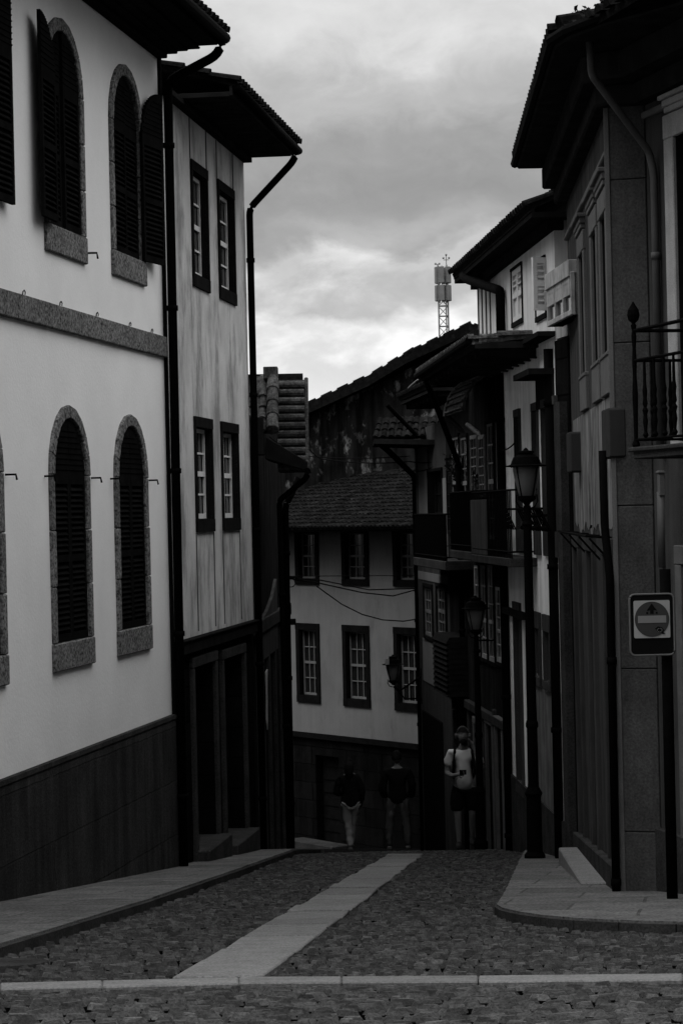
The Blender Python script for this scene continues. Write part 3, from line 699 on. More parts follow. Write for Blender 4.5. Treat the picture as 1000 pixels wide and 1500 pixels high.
mb.build('whip_antenna', M['mast'], tM)

# ------------------------------------------------------------------ HOUSE E (balcony house far right)
hE = thing('balcony_house', (1.5,42,-6), 'narrow grey house at the far right bend with small iron balcony', 'house')
zEt = at(600,650,42).z
hol = [FE.rect(629,690,649,815), FE.rect(622,860,634,932), FE.rect(641,860,654,932)]
mb = MB(); wall(mb, FE, 0, FE.L, -8, zEt+.3, hol, depth=.2, back=4); mb.build('wall', M['greywall'], hE)
mb = MB()
for u0,u1,v0,v1 in ((614,627,655,815),(648.5,655,700,830),(620,635,937,1000),(613,655,840,852)):
    r = FE.rect(u0,v0,u1,v1); mb.fb(FE,r[0],r[1],r[2],r[3],-.02,.012)
mb.build('rendered_panel', M['cream'], hE)
window(hE, FE, hol[0], M['wood'], M['wood2'], 2, 4, w=.05, depth=.14)
window(hE, FE, hol[1], M['wood2'], M['sashgrey'], 3, 4, w=.06, depth=.05); window(hE, FE, hol[2], M['wood2'], M['sashgrey'], 3, 4, w=.06, depth=.05)
mb = MB(); s0 = FE.px(654,820,.42)[0]; s1 = FE.px(608,822,.42)[0]; zf = FE.px(630,819,.42)[1]
mb.fb(FE,s0,s1,zf-.14,zf,-.02,.45); bal = mb.build('balcony', M['doorstone'], hE, bevel=.01)
mb = MB(); Fo = lambda s,z: FE.p(s,z,.42)
for z_ in (zf+.06,zf+.72): mb.tube([Fo(s0,z_),Fo(s1,z_)],.014,6); mb.tube([Fo(s1,z_),FE.p(s1,z_,0)],.014,6); mb.tube([Fo(s0,z_),FE.p(s0,z_,0)],.014,6)
s = s0
while s <= s1+.01: mb.tube([Fo(s,zf),Fo(s,zf+.72)],.01,5); s += .13
for k in range(3): 
    q = FE.p(s1,zf+.1,.12*k+.1); mb.tube([q,q+V((0,0,.6))],.01,5); mb.ball(q+V((0,0,.3)),.03,6)
mb.build('railing', M['iron'], bal)
mb = MB(); O = at(549,641,42.6); tile_roof(mb, O, V((1,-.25,.0)), V((.12,math.cos(.5),math.sin(.5))), 1.15, .75, sp=.14, course=.25, r=.05); mb.build('roof', M['tile'], hE)
mb = MB(); P_ = [at(548,650,42.5),at(655,652,41.0),at(655,652,41.0)+V((0,3,0)),at(548,650,42.5)+V((0,2.2,0))]
mb.hexa(P_,[p+V((0,0,.09)) for p in P_]); mb.build('eave', M['wood2'], hE)
downpipe(hE, bent([at(556,650,43),at(568,660,43.4),at(607,698,44.2),V((at(612,900,44.2).x,44.2,-7))],.1), .055)
# slatted timber bay under the windows
mb = MB(); r = FE.rect(636,932,656,1015,.33)
for j in range(11):
    z_ = r[2]+(r[3]-r[2])*j/11; mb.hexa([FE.p(r[0],z_,0),FE.p(r[1],z_,0),FE.p(r[1],z_,.36),FE.p(r[0],z_,.36)],[FE.p(r[0],z_+.10,0),FE.p(r[1],z_+.10,0),FE.p(r[1],z_+.10,.30),FE.p(r[0],z_+.10,.30)])
mb.build('slatted_bay', M['wood2'], hE)
mb = MB(); r = FE.rect(622,1050,650,1200); mb.fb(FE,r[0],r[1],-7,r[3],-.02,.03); mb.build('door', M['wood'], hE, bevel=.01)

# ------------------------------------------------------------------ HOUSE I (glazed gallery house)
hI = thing('gallery_house', (2,36.5,-5.6), 'dark house with glazed galleries and iron balconies beyond the small street lamp on the right', 'house')
zM = at(845,484,28).z
gw = [FI.rect(697,828,704,960),FI.rect(706,828,714,964),FI.rect(716.5,828,725,968),FI.rect(728,860,738,970)]
gu = [FI.rect(664,640,674,775),FI.rect(677,640,686,775),FI.rect(716,620,725,790),FI.rect(729,610,739,790)]
for g_ in (gw[:3],): 
    z0=sum(r[2] for r in g_)/3
    for r in g_: r[2]=z0
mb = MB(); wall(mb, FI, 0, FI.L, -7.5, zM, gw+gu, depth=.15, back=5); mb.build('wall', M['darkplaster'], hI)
for r in gw: window(hI, FI, r, M['wood2'], M['sash2'], 2, 5, w=.05, depth=.03, bar=.02, rim=.05)
for r in gu: window(hI, FI, r, M['wood2'], M['sashgrey'], 2, 6, w=.05, depth=.03, bar=.025, rim=.04)
zz_ = FI.px(700,818)[1]
for (ua,ub,zv,ov_) in ((658,690,812,.42),(690,746,820,.45)):
    r = FI.rect(ua,zv-5,ub,zv+7,ov_); mb = MB(); mb.fb(FI,r[0],r[1],r[2],r[3],-.02,ov_); b_ = mb.build('balcony', M['doorstone'], hI, bevel=.01)
    mb = MB(); z_ = r[3]; s = r[0]
    for h_ in (.08,.85): mb.tube([FI.p(r[0],z_+h_,ov_-.03),FI.p(r[1],z_+h_,ov_-.03)],.014,6); mb.tube([FI.p(r[0],z_+h_,ov_-.03),FI.p(r[0],z_+h_,0)],.014,6); mb.tube([FI.p(r[1],z_+h_,ov_-.03),FI.p(r[1],z_+h_,0)],.014,6)
    while s < r[1]: mb.tube([FI.p(s,z_,ov_-.03),FI.p(s,z_+.85,ov_-.03)],.009,5); s += .13
    mb.build('railing', M['iron'], b_)
mb = MB()
for u_ in (745,727,712,690,668):
    s = FI.px(u_,1100)[0]; mb.fb(FI,s-.09,s+.09,-7,FI.px(u_,1040)[1],-.02,.05)
mb.fb(FI,0,FI.L,FI.px(700,1035)[1]-.1,FI.px(700,1035)[1]+.03,-.02,.08)
mb.build('pilaster', M['doorstone'], hI, bevel=.01)
mb = MB(); r = FI.rect(690,732,713,812,.42); c = FI.p((r[0]+r[1])/2,0,.5)
mb.fb(FI,r[0],r[1],r[2],r[3],.40,.43); mb.build('balcony_screen', M['greywall'], hI, bevel=.006)
o = None
mb = MB(); r = FI.rect(661,783,687,804); mb.fb(FI,r[0]+.3,r[1]-.1,r[2],r[3],.435,.455)
mb.tube([FI.p((r[0]+r[1])/2,r[3],.45),FI.p((r[0]+r[1])/2+.1,r[3]+.03,.45)],.02,6)
P1, P2 = at(661.5,783,36.9), at(687,804,36.9); mb = MB(); mb.box(P1.x,P2.x,36.88,36.91,P2.z,P1.z); mb.ball(((P1.x+P2.x)/2-.02,36.87,P1.z),.03,8)
tag(mb.build('notice_board', M['sash'], bevel=.006), 'small blank white board hanging from the gallery balcony on the right', 'board')
for u_ in (704,722,736):
    s_ = FI.px(u_,1100)[0]; zt_d = FI.px(u_,1062)[1]; r = [s_-.3,s_+.3,-6.6,zt_d]
    mb = MB(); frame_mb(mb, FI, r, .1, -.02, .07); o_ = mb.build('door', M['frame'], hI, bevel=.01)
    mb = MB(); mb.fb(FI,r[0],r[1],r[2],r[3],-.02,.02); mb.fb(FI,r[0]+.06,s_-.03,r[3]-.8,r[3]-.1,.02,.035); mb.fb(FI,s_+.03,r[1]-.06,r[3]-.8,r[3]-.1,.02,.035); mb.build('door_leaf', M['wood2'], o_)
# great eave shared by the gallery house, tiled
mb = MB(); E0, E1 = FFp.p(0,0,0), FI.p(3.2,0,0)
FM = Fac((2.43,29.4),(2.02,36.4)); oM=.78
mb.fb(FM,-.1,FM.L,zM-.10,zM-.02,-.5,oM); mb.fb(FM,-.1,FM.L,zM-.019,zM+.13,oM-.05,oM+.01)
s = .1
while s < FM.L: mb.hexa([FM.p(s,zM-.22,0),FM.p(s+.09,zM-.22,0),FM.p(s+.09,zM-.17,oM-.1),FM.p(s,zM-.17,oM-.1)],[FM.p(s,zM-.101,0),FM.p(s+.09,zM-.101,0),FM.p(s+.09,zM-.101,oM-.08),FM.p(s,zM-.101,oM-.08)]); s += .55
mb.build('eave', M['soffit'], hI)
mb = MB(); sl=math.radians(5); upM = (-FM.n*math.cos(sl)+V((0,0,math.sin(sl)))); tile_roof(mb, FM.p(-.1,zM+.0,oM+.04), FM.d, upM, FM.L+.1, .75, sp=.19); mb.build('roof', M['tile2'], hI)
mb = MB(); mb.tube([FM.p(-.1,zM-.0,oM+.07),FM.p(FM.L,zM-.02,oM+.07)],.05,8); mb.build('gutter', M['iron'], hI)
# curved lean-to hood under the eave
mb = MB(); c0 = FI.p(1.0,0,0); N_=9
for i in range(N_):
    t0,t1 = i/N_*math.pi/2,(i+1)/N_*math.pi/2; zc_ = FI.px(720,605)[1]; rr=.55
    for (ra,rb) in ((rr,rr-.04),):
        q=[(math.sin(t)*r_, zc_+math.cos(t)*r_) for t in (t0,t1) for r_ in (ra,rb)]
        P=lambda s,o: FI.p(s,o[1],o[0])
        mb.hexa([P(.2,q[1]),P(2.0,q[1]),P(2.0,q[3]),P(.2,q[3])],[P(.2,q[0]),P(2.0,q[0]),P(2.0,q[2]),P(.2,q[2])])
    zq=zc_+math.cos((t0+t1)/2)*(rr+.015); oq=math.sin((t0+t1)/2)*(rr+.015)
    mb.tube([FI.p(.2,zq,oq),FI.p(2.05,zq,oq)],.02,5)
mb.build('hood', M['tile2'], hI)
mb = MB(); FI2 = Fac((1.98,36.8),(1.60,41.4)); za_=at(600,585,40.5).z
mb.fb(FI2,0,FI2.L,za_-.05,za_,-.3,.55); s=.05
while s < FI2.L: mb.fb(FI2,s,s+.07,za_-.13,za_-.051,-.02,.46); s += .5
mb.build('lower_eave', M['soffit'], hI)
mb = MB(); tile_roof(mb, FI2.p(0,za_+.06,.58), FI2.d, (-FI2.n*math.cos(.22)+V((0,0,math.sin(.22)))), FI2.L, .8, sp=.18); mb.build('lower_roof', M['tile'], hI)
mb = MB(); mb.tube([at(588,582,41.3),at(600,566,41.2),at(612,556,41.1)],.014,5); mb.build('flashing', M['sashgrey'], hI)
for (a_,b_,m_,r__) in (((566,592,41.5),(612,640,42.5),'iron',.04),((640,600,40),(690,640,37),'iron',.04),((684,622,36.2),(722,652,35.2),'zinc',.035)):
    mb = MB(); mb.tube([at(*a_),at(*b_)],r__,8); mb.build('strut', M[m_], hI)
mb = MB(); rim_=[FI.p(2.07,FI.px(720,605)[1]+math.cos(t)*.57,math.sin(t)*.57) for t in [i*math.pi/20 for i in range(11)]]; mb.tube(rim_,.022,6); mb.build('hood_rim', M['sashgrey'], hI)
for k_,(u0,u1,v0,v1) in enumerate(((656,662,668,780),(691,700,640,726),(703,711,640,726))):
    r = FI.rect(u0,v0,u1,v1); mb = MB(); frame_mb(mb, FI, r, .03, -.02, .02); sash_mb(mb, FI, r, 2, 6, .03, .02, .03, split=False); mb.build('lattice_screen', M['sashgrey' if k_ else 'wood2'], hI)
downpipe(hI, [FI.p(.05,zM-.1,.05),FI.p(.05,-5.3,.05)],.05)
downpipe(hI, bent([FI.p(3.2,zM-.1,.7),FI.p(3.3,zM-.3,.6),FI.p(4.5,zM-1.3,.08),FI.p(4.5,-5.6,.06)],.1),.045)

# ------------------------------------------------------------------ HOUSE F (pale, tall windows) with the upper storey J
hF = thing('striped_pale_house', (2.4,30.5,-5), 'pale peeling house behind the tall street lamp, with a row of tall narrow windows', 'house')
fu = [FFp.rect(757,640,764,772),FFp.rect(783,640,790,776),FFp.rect(797,640,804,779),FFp.rect(810,640,816.5,782)]
z0 = sum(r[2] for r in fu)/4; z1 = FFp.px(790,600)[1]
for r in fu: r[2]=z0; r[3]=z1
fl = [FFp.rect(757,905,765,1150),FFp.rect(785,920,792,990),FFp.rect(799,925,807,1000),FFp.rect(811,930,818,1005)]
zl_ = sum(r[2] for r in fl[1:])/3; zl1_ = sum(r[3] for r in fl[1:])/3
for r in fl[1:]: r[2]=zl_; r[3]=zl1_
wn = FFp.L
mb = MB(); wall(mb, FFp, 0, FFp.L, FFp.px(790,1170)[1], zM-.1, fu+fl, depth=.2, back=5); mb.build('wall', M['bright2'], hF)
mb = MB(); wall(mb, FFp, 0, FFp.L, -7.5, FFp.px(790,1170)[1], (), back=5, off=.03); mb.build('plinth', M['doorstone'], hF)
mb = MB(); sa_, sb_ = FFp.px(822,1050)[0], FFp.px(772,1050)[0]; sa_, sb_ = max(0,min(sa_,sb_)), max(sa_,sb_); pl=[]; kk=60; zt_=FFp.px(800,1003)[1]; zb_=FFp.px(790,1170)[1]
for i in range(kk): pl.append((sa_+(sb_-sa_)*i/(kk-1), zt_+.06*math.sin(i*.5)+.05*math.sin(i*1.3)+R.uniform(-.02,.02)))
pl += [(sb_,zb_),(sa_,zb_)]; n=len(mb.v); k=len(pl); mb.v += [FFp.p(x,z,.005) for x,z in pl]+[FFp.p(x,z,-.01) for x,z in pl]; mb.f += [list(range(n,n+k)),list(range(n+2*k-1,n+k-1,-1))]+[[n+i,n+(i+1)%k,n+k+(i+1)%k,n+k+i] for i in range(k)]
mb.build('dirty_render', M['peel3'], hF)
for r in fu: window(hF, FFp, r, M['greywall'], M['sashgrey'], 2, 5, w=.035, depth=.13, sill=.30, head=.1, bar=.02)
for r in fl: window(hF, FFp, r, M['greywall'], M['wood2'], 2, 3, w=.08, depth=.15, sill=.1, head=.2, bar=.02)
mb = MB(); s = FFp.px(750,905)[0]; zz2 = FFp.px(757,893)[1]; mb.fb(FFp,FFp.px(775,890)[0],FFp.L+.05,zz2-.08,zz2,-.02,.1); mb.build('ledge', M['wood2'], hF)
r_ = FFp.rect(752,805,820,812)
mb = MB(); z_ = z0+.02
mb.tube([FFp.p(-.3,z_+.25,.22),FFp.p(FFp.L+.1,z_+.25,.22)],.016,6)
for r in fu:
    for k in range(4):
        s = r[0]-.06+(r[1]-r[0]+.12)*k/3; mb.tube([FFp.p(s,z_-.02,.1),FFp.p(s,z_+.25,.22)],.01,5)
        mb.ball(FFp.p(s,z_+.02,.16),.03,6)
mb.build('window_railing', M['iron'], hF)
downpipe(hF, [FFp.p(.12,zM-.2,.05),FFp.p(.12,-4.6,.05)],.06)
downpipe(hF, [FFp.p(FFp.L-.02,zM-.2,.06),FFp.p(FFp.L-.02,-4.9,.06)],.06)
# ledge and little canopy at the near end, under the upper storey
mb = MB(); FN = Fac((2.50,28.02),(2.43,29.4)); zn = at(815,540,28.2).z
mb.fb(FN,-.1,FN.L,zM-.06,zM-.005,-.02,.2); mb.build('ledge', M['wood2'], hF)
mb = MB(); mb.fb(FN,-.0,FN.L+.1,zn-.07,zn,-.02,.3)
mb.fb(FN,0.02,FN.L+.1,zn-.42,zn-.071,-.01,.03); mb.build('canopy', M['wood2'], hF)  # canopy added to shade the wall; dark panel below paints that shade in
# upper storey
zJ1 = at(678,420,36).z
jw = [FJ.rect(750,392,765,470),FJ.rect(785,382,799,462)]
mb = MB(); wall(mb, FJ, 0, FJ.L, zM-.2, zJ1, jw, depth=.06, back=3.5); mb.build('upper_storey', M['bright'], hF)
for r in jw:
    mb = MB(); leaf_shutter(mb, FJ, r[0],(r[0]+r[1])/2-.005, r[2], r[3], -.03, pitch=.07, solid=.35); leaf_shutter(mb, FJ, (r[0]+r[1])/2+.005, r[1], r[2], r[3], -.03, pitch=.07, solid=.35); mb.build('shutter', M['louvre'], hF)
    mb = MB(); frame_mb(mb, FJ, r, .035, -.02, .02, sill=.06); mb.build('window_frame', M['wood2'], hF)
# projecting shutter pushed out
P = FJ.p(jw[1][0],0,.0); d2 = (FJ.n*.9-FJ.d*.35); Fx = Fac((P.x,P.y),(P.x+d2.x,P.y+d2.y)); mb = MB(); leaf_shutter(mb, Fx, 0,.2, jw[1][2]+.02, jw[1][3], .02, pitch=.07); mb.build('open_shutter', M['louvre'], hF)
# glazed box bay at the near end
mb = MB(); r = FJ.rect(803,408,838,492,.16); F_ = FJ
zq = zM+.0
mb.fb(F_,r[0],r[0]+.05,zq,r[3],.0,.15)
for t in (0,.33,.66,1): s = r[0]+(r[1]-r[0])*t; mb.fb(F_,s-.018,s+.018,zq,r[3],.13,.18)
mb.fb(F_,r[0],r[1],r[3]-.05,r[3]+.13,.0,.2); mb.fb(F_,r[0],r[1],zq,zq+.06,.0,.182)
mb.build('bay_window', M['louvre2'], hF, bevel=.006)
mb = MB(); mb.fb(F_,r[0],r[1],zq,r[3]-.05,.0,.145); mb.build('bay_pane', M['glass'], hF)
for t in (0,1,2):
    a_ = r[0]+(r[1]-r[0])*(t/3)+.04; b_ = r[0]+(r[1]-r[0])*((t+1)/3)-.04; mb = MB(); leaf_shutter(mb, F_, a_, b_, r[3]-.24, r[3]-.05, .146, pitch=.045); mb.build('blind', M['louvre2'], hF)
mb = MB(); 
for i in range(4):
    s = FJ.L-.12-.45*i; mb.fb(FJ,s-.012,s+.012,zM+.15,zJ1,-.01,.02)
mb.build('batten', M['frame'], hF)
mb = MB(); mb.fb(FJ,-.3,FJ.L+.3,zJ1,zJ1+.06,-.5,.30); mb.fb(FJ,-.3,FJ.L+.3,zJ1+.061,zJ1+.10,.26,.31); mb.fb(FJ,-.1,FJ.L+.02,zJ1-.12,zJ1-.001,-.1,.1)
mb.build('eave', M['wood2'], hF)
mb = MB(); sl=math.radians(23); upJ = (-FJ.n*math.cos(sl)+V((0,0,math.sin(sl)))); tile_roof(mb, FJ.p(-.3,zJ1+.13,.33), FJ.d, upJ, FJ.L+.6, 2.0, sp=.2); mb.build('upper_roof', M['tile'], hF)
downpipe(hF, bent([FJ.p(FJ.px(709,400)[0],zJ1-.0,.3),FJ.p(FJ.px(713,400)[0],zJ1-.08,.28),FJ.p(FJ.px(741,440)[0],zJ1-.42,.08),FJ.p(FJ.px(741,440)[0],zM+.0,.08)],.08),.065)
# stub wall between F and G, its dark colour standing for alley shade
hK = thing('alley_shade_wall', (2.6,27.8,-4.5), 'thin wall end, its dark colour standing for alley shade, squeezed between the pale house and the tall corner house', 'wall')
FK = Fac((2.60,27.36),(2.505,27.98)); mb = MB(); wall(mb, FK, 0.0, FK.L, -6, zM-.12, (), back=4, off=0); mb.build('wall', M['darkstone'], hK)
mb = MB(); mb.fb(FK,-.0,FK.L-.02,zM-.1,zM+.28,-3,.0); mb.build('upper_wall', M['peel'], hK)
mb = MB(); mb.fb(FK,.1,.32,-6,1.2,0,.09); mb.build('pier', M['doorstone'], hK)

# ------------------------------------------------------------------ HOUSE G, corner house at right
hG = thing('corner_house', (2.8,21,-3.6), 'tall grey corner house at the right edge with deep dark eaves and moulded window hoods', 'house')
zGe = 3.72
go = [FG.rect(893,285,905.5,513),FG.rect(868.5,335,881,535),FG.rect(850,372,860,552)]
gzb = sum(r[2] for r in go)/3; gzt = sum(r[3] for r in go)/3
wG = .72
cs=[(r[0]+r[1])/2 for r in go]; cs[0]=max(cs[0],.60); cs[1]=max(cs[1],cs[0]+1.25); cs[2]=max(cs[2],cs[1]+1.25); print('G windows',cs,FG.L)
for i,r in enumerate(go): c=cs[i]; r[:] = [c-wG/2,c+wG/2,gzb,gzt]
# even spacing
gd = [FG.rect(893,905,903,1225),FG.rect(868,905,878,1225)]
gdt = FG.px(885,812)[1]; doors = []
for c in ((gd[0][0]+gd[0][1])/2, (gd[1][0]+gd[1][1])/2, (gd[1][0]+gd[1][1])/2+2.4): doors.append([c-.42,c+.42,-5,gdt])
doors = [d for d in doors if d[1] < FG.L-.2]
mb = MB(); wall(mb, FG, 0, FG.L, -6, zGe, go+doors, depth=.28, back=None)
Q = [FG.p(0,0),FG2.p(0,0)]; 
mb.quad(FG.p(0,-6),FG2.p(0,-6),FG2.p(0,zGe),FG.p(0,zGe))
_s = FG2.px(993,400)[0]
g2 = [[_s,_s+.9,.5,3.05],[_s,_s+1.0,-5,-.5],[_s+2.6,_s+3.5,.5,3.05],[_s+2.6,_s+3.6,-5,-.5]]
wall(mb, FG2, 0, FG2.L, -6, zGe, g2, depth=.28, back=None)
b0,b1,b2 = FG.p(FG.L,0),V((9,28.5,0)),V((9,12,0)); e_=FG2.p(FG2.L,0)
for a_,c_ in ((b0,b1),(b1,b2),(b2,e_)): mb.quad(V((a_.x,a_.y,-6)),V((c_.x,c_.y,-6)),V((c_.x,c_.y,zGe)),V((a_.x,a_.y,zGe)))
mb.quad(FG.p(0,zGe),FG2.p(0,zGe),V((e_.x,e_.y,zGe)),V((9,12,zGe)),V((9,28.5,zGe)),FG.p(FG.L,zGe))
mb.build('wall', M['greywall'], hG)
def hood_window(F, r, cols=2, rows=5, apron=.35, fw=.13, fm='frame'):
    mb = MB(); frame_mb(mb, F, r, fw, -.02, .03, sill=apron, head=.2); a,b,c,d = r
    mb.fb(F,a-.15,b+.15,d+.26,d+.32,-.02,.06); mb.fb(F,a-.17,b+.17,d+.321,d+.36,-.02,.09); mb.fb(F,a-.13,b+.13,d+.21,d+.259,-.02,.05); mb.fb(F,a-.14,b+.14,c-.02,c+.02,-.02,.045)
    o = mb.build('window', M[fm], hG, bevel=.008)
    mb = MB(); lining(mb, F, r, .25); mb.build('jamb', M['wood2'], o)
    mb = MB(); sash_mb(mb, F, r, cols, rows, -.13, .025, .05); mb.build('sash', M['wood2'], o)
    mb = MB(); mb.fb(F,r[0],r[1],r[2],r[3],-.2,-.17); mb.build('pane', M['glass'], o)
for r in go: hood_window(FG, r)
hood_window(FG2, g2[0], apron=.04, fw=.2, fm='frame2'); hood_window(FG2, g2[2], apron=.04, fw=.2, fm='frame2')
def door(F, r, k=0):
    gyy = F.p(r[0],0).y
    mb = MB(); frame_mb(mb, F, r, .13, -.02, .045, head=.16); o = mb.build('door', M['frame'] if k else M['greywall'], hG, bevel=.008)
    mb = MB(); m_=(r[0]+r[1])/2; zt2 = r[3]-.45
    for a_,b_ in ((r[0],m_-.005),(m_+.005,r[1])):
        mb.fb(F,a_,b_,-5,zt2,-.24,-.19); zg_=gz(gyy)+.25
        for z_,h_ in ((zg_,.5),(zg_+.62,.7),(zg_+1.45,.55)):
            mb.fb(F,a_+.07,b_-.07,z_,z_+h_,-.19,-.175)
    mb.fb(F,r[0],r[1],zt2,zt2+.06,-.24,-.17); mb.build('door_leaf', M['wood2'], o, bevel=.006)
    mb = MB(); mb.fb(F,r[0],r[1],zt2+.06,r[3],-.24,-.21); mb.build('fanlight', M['glass'], o)
for r in doors: door(FG, r)
door(FG2, g2[1], 1); door(FG2, g2[3], 1)
# corner pilaster strips + horizontal joints
FP_ = Fac((2.36,20.8),(2.67,20.7)); 
mb = MB(); z = -4.2
while z < zGe-.5: mb.fb(FP_,0.0,FP_.L,z,z+1.395,-.02,.02); z += 1.4
mb.build('corner_pilaster', M['pilstone'], hG, bevel=.008)
mb = MB(); mb.fb(FP_,-.03,.015,-4.2,zGe-.1,-.03,.03); mb.build('corner_bead', M['frame'], hG, bevel=.004)
zmo = gzt+.44
mb = MB(); mb.fb(FG,.0,FG.L,zmo,zmo+.05,-.02,.04); mb.fb(FG2,.0,FG2.L,zGe-.42,zGe-.36,-.02,.04); mb.build('moulding', M['frame'], hG, bevel=.01)
mb = MB(); za_, zb_ = FG.px(885,778)[1], FG.px(885,575)[1]; xs_=[doors[0][0]-.2, FG.L-.4]; pl=[]
k_=70
for i in range(k_): pl.append((xs_[0]+(xs_[1]-xs_[0])*i/(k_-1), za_+.05*math.sin(i*.31)+.03*math.sin(i*.83+1)+R.uniform(-.012,.012)))
for i in range(k_): pl.append((xs_[1]-(xs_[1]-xs_[0])*i/(k_-1), gzb-.37))
n=len(mb.v); k=len(pl); mb.v += [FG.p(x,z,.006) for x,z in pl]+[FG.p(x,z,-.01) for x,z in pl]; mb.f += [list(range(n,n+k)),list(range(n+2*k-1,n+k-1,-1))]+[[n+i,n+(i+1)%k,n+k+(i+1)%k,n+k+i] for i in range(k)]
mb.build('old_render', M['peel2'], hG)
# raking plinth, steps
mb = MB(); gy0, gy1 = 20.8,27.3
mb.hexa([FG.p(.0,-5,0),FG.p(FG.L,-5,0),FG.p(FG.L,-5,.09),FG.p(.0,-5,.09)],[FG.p(.0,gz(20.8)+.28,0),FG.p(FG.L,gz(27.3)+.4,0),FG.p(FG.L,gz(27.3)+.4,.09),FG.p(.0,gz(20.8)+.28,.09)])
mb.fb(FG2,0,FG2.L,-5,gz(20)+.55,-.0,.06); mb.build('plinth', M['doorstone'], hG, bevel=.01)
# eaves: boxed soffit with coved cornice under
ev = [(2.07,27.4),(1.86,20.2),(1.95,19.8),(2.15,19.35),(2.66,18.6),(3.4,16.2),(4.1,12.6),(9,12),(9,28.4),(2.65,27.42)]
iv = [(2.35,27.38),(2.12,20.6),(2.32,20.35),(2.42,20.3),(4.35,12.75),(8.9,12.3),(8.9,28.2),(2.6,27.4)]
kv = [(2.48,27.37),(2.24,20.72),(2.32,20.63),(2.55,20.55),(4.48,12.8),(8.9,12.5),(8.9,28),(2.62,27.39)]
mb = MB(); mb.prism(ev,3.84,3.92); mb.prism(iv,3.6,3.839); mb.prism(kv,3.42,3.599); mb.build('cornice', M['soffit'], hG, bevel=.02)
mb = MB(); go_ = [(x,y,3.9) for x,y in ev[:7]]
mb.tube([V((x-.02,y,z)) for x,y,z in go_],.05,8); mb.build('gutter', M['iron'], hG)
mb = MB(); aG = V((ev[1][0]-ev[0][0],ev[1][1]-ev[0][1],0)).normalized(); upG = V((math.cos(.16)*-aG.y,math.cos(.16)*aG.x,math.sin(.16)))
if upG.x < 0: upG = V((-upG.x,-upG.y,upG.z))
tile_roof(mb, V((ev[0][0]-.0,ev[0][1],3.96)), aG, upG, 7.2, 4.0, sp=.21)
for i in range(16):                       # hip tiles stepping up from the corner
    q = V((1.9,20.1,3.98))+V((.62,-.28,.2))*.0+V((.2*i,-.0*i,.035*i)); mb.tube([q,q+V((.24,.04,.06))],[.11,.09],8)
a2 = V((ev[6][0]-ev[4][0],ev[6][1]-ev[4][1],0)).normalized(); up2 = V((-a2.y*math.cos(.16),a2.x*math.cos(.16),math.sin(.16)))
if up2.x<0: up2=V((-up2.x,-up2.y,up2.z))
tile_roof(mb, V((ev[1][0]+.1,ev[1][1]-.2,3.9)), a2, up2, 8.0, 4.0, sp=.21)
mb.build('roof', M['tile'], hG)
mb = MB(); p_ = at(950,-20,21.6); mb.box(at(897,0,21.6).x, 3.9, 21.6, 22.6, 4.0, 5.2); mb.box(at(897,0,21.6).x-.04, 3.94, 21.56, 22.64, 5.2, 5.3); mb.build('chimney', M['darkstone'], hG, bevel=.01)
# gutter pipes
downpipe(hG, bent([at(863,60,20.0),at(866,110,20.05),at(950,222,20.42),at(957,255,20.4),V((at(957,255,20.4).x,20.4,.45))],.06),.033,'zinc')
downpipe(hG, [V((at(972,700,20.3).x,20.5,at(972,720,20.3).z)),V((at(972,700,20.3).x,20.5,at(972,832,20.3).z))],.04,'zinc',collars=False)
x_ = at(908,900,20.6).x
downpipe(hG, bent([V((2.27,20.95,at(905,660,21).z)),V((2.27,20.92,-.2)),V((2.29,20.78,-.6)),V((2.28,20.76,gz(20.8)+.05))],.1),.036)
# balcony on the side facade
zf = at(917,657,19.8).z; o1=.52
mb = MB(); BL=6.5; bz0=at(917,673,19.8).z
FBk = Fac((2.40,19.85),(2.40+.25*6.0,19.85-6.0))
mb.prism([(2.40,19.85),(3.9,13.85),(4.35,13.9),(2.85,19.95)], bz0, zf); mb.prism([(2.36,19.9),(3.88,13.8),(4.35,13.85),(2.85,20.0)], zf-.03, zf+.01)
bal = mb.build('balcony', M['doorstone'], hG, bevel=.01)
mb = MB(); z1b = at(922,528,19.8).z; z2b = at(922,484,19.8).z; zlo = zf+.07
T = FBk.d; inn = V((.45,.1,0))
for z_,r_ in ((zlo,.012),(z1b,.014),(z2b,.016)):
    mb.tube([FBk.p(0,z_,-.03),FBk.p(5.9,z_,-.03)],r_,6); mb.tube([FBk.p(0,z_,-.03),FBk.p(0,z_,-.03)+inn],r_,6)
def baluster(mb, P, h, sc_=1.0):
    prof=[(.008,0),(.012,.02),(.022,.05),(.012,.09),(.014,.14),(.02,.22),(.014,.30),(.022,.36),(.011,.40),(.02,.44),(.014,.52),(.019,.6),(.012,.68),(.01,1.0)]
    mb.lathe(P, [(r*sc_*(1.0), z*h) for r,z in prof], 8)
s = .22
while s < 5.8: baluster(mb, FBk.p(s,zlo,-.03), z1b-zlo, 1.1); s += .21
for k in (1,2): baluster(mb, FBk.p(0,zlo,-.03)+inn*(k/3), z1b-zlo,1.1)
P = FBk.p(0,zf,-.03)
mb.lathe(P,[(.02,0),(.034,.03),(.016,.08),(.02,.3),(.024,.45),(.016,.6),(.02,z1b-zf),(.014,z1b-zf+.1),(.022,z1b-zf+.2),(.014,z2b-zf),(.02,z2b-zf+.02),(.024,z2b-zf+.045),(.012,z2b-zf+.06),(.042,z2b-zf+.09),(.052,z2b-zf+.13),(.045,z2b-zf+.17),(.018,z2b-zf+.215),(.004,z2b-zf+.24)],12)
for s in (1.35,3.2): mb.lathe(FBk.p(s,zf,-.03),[(.02,0),(.03,.05),(.018,.12),(.024,.4),(.016,.6),(.018,z2b-zf)],10)
mb.build('railing', M['iron'], bal)
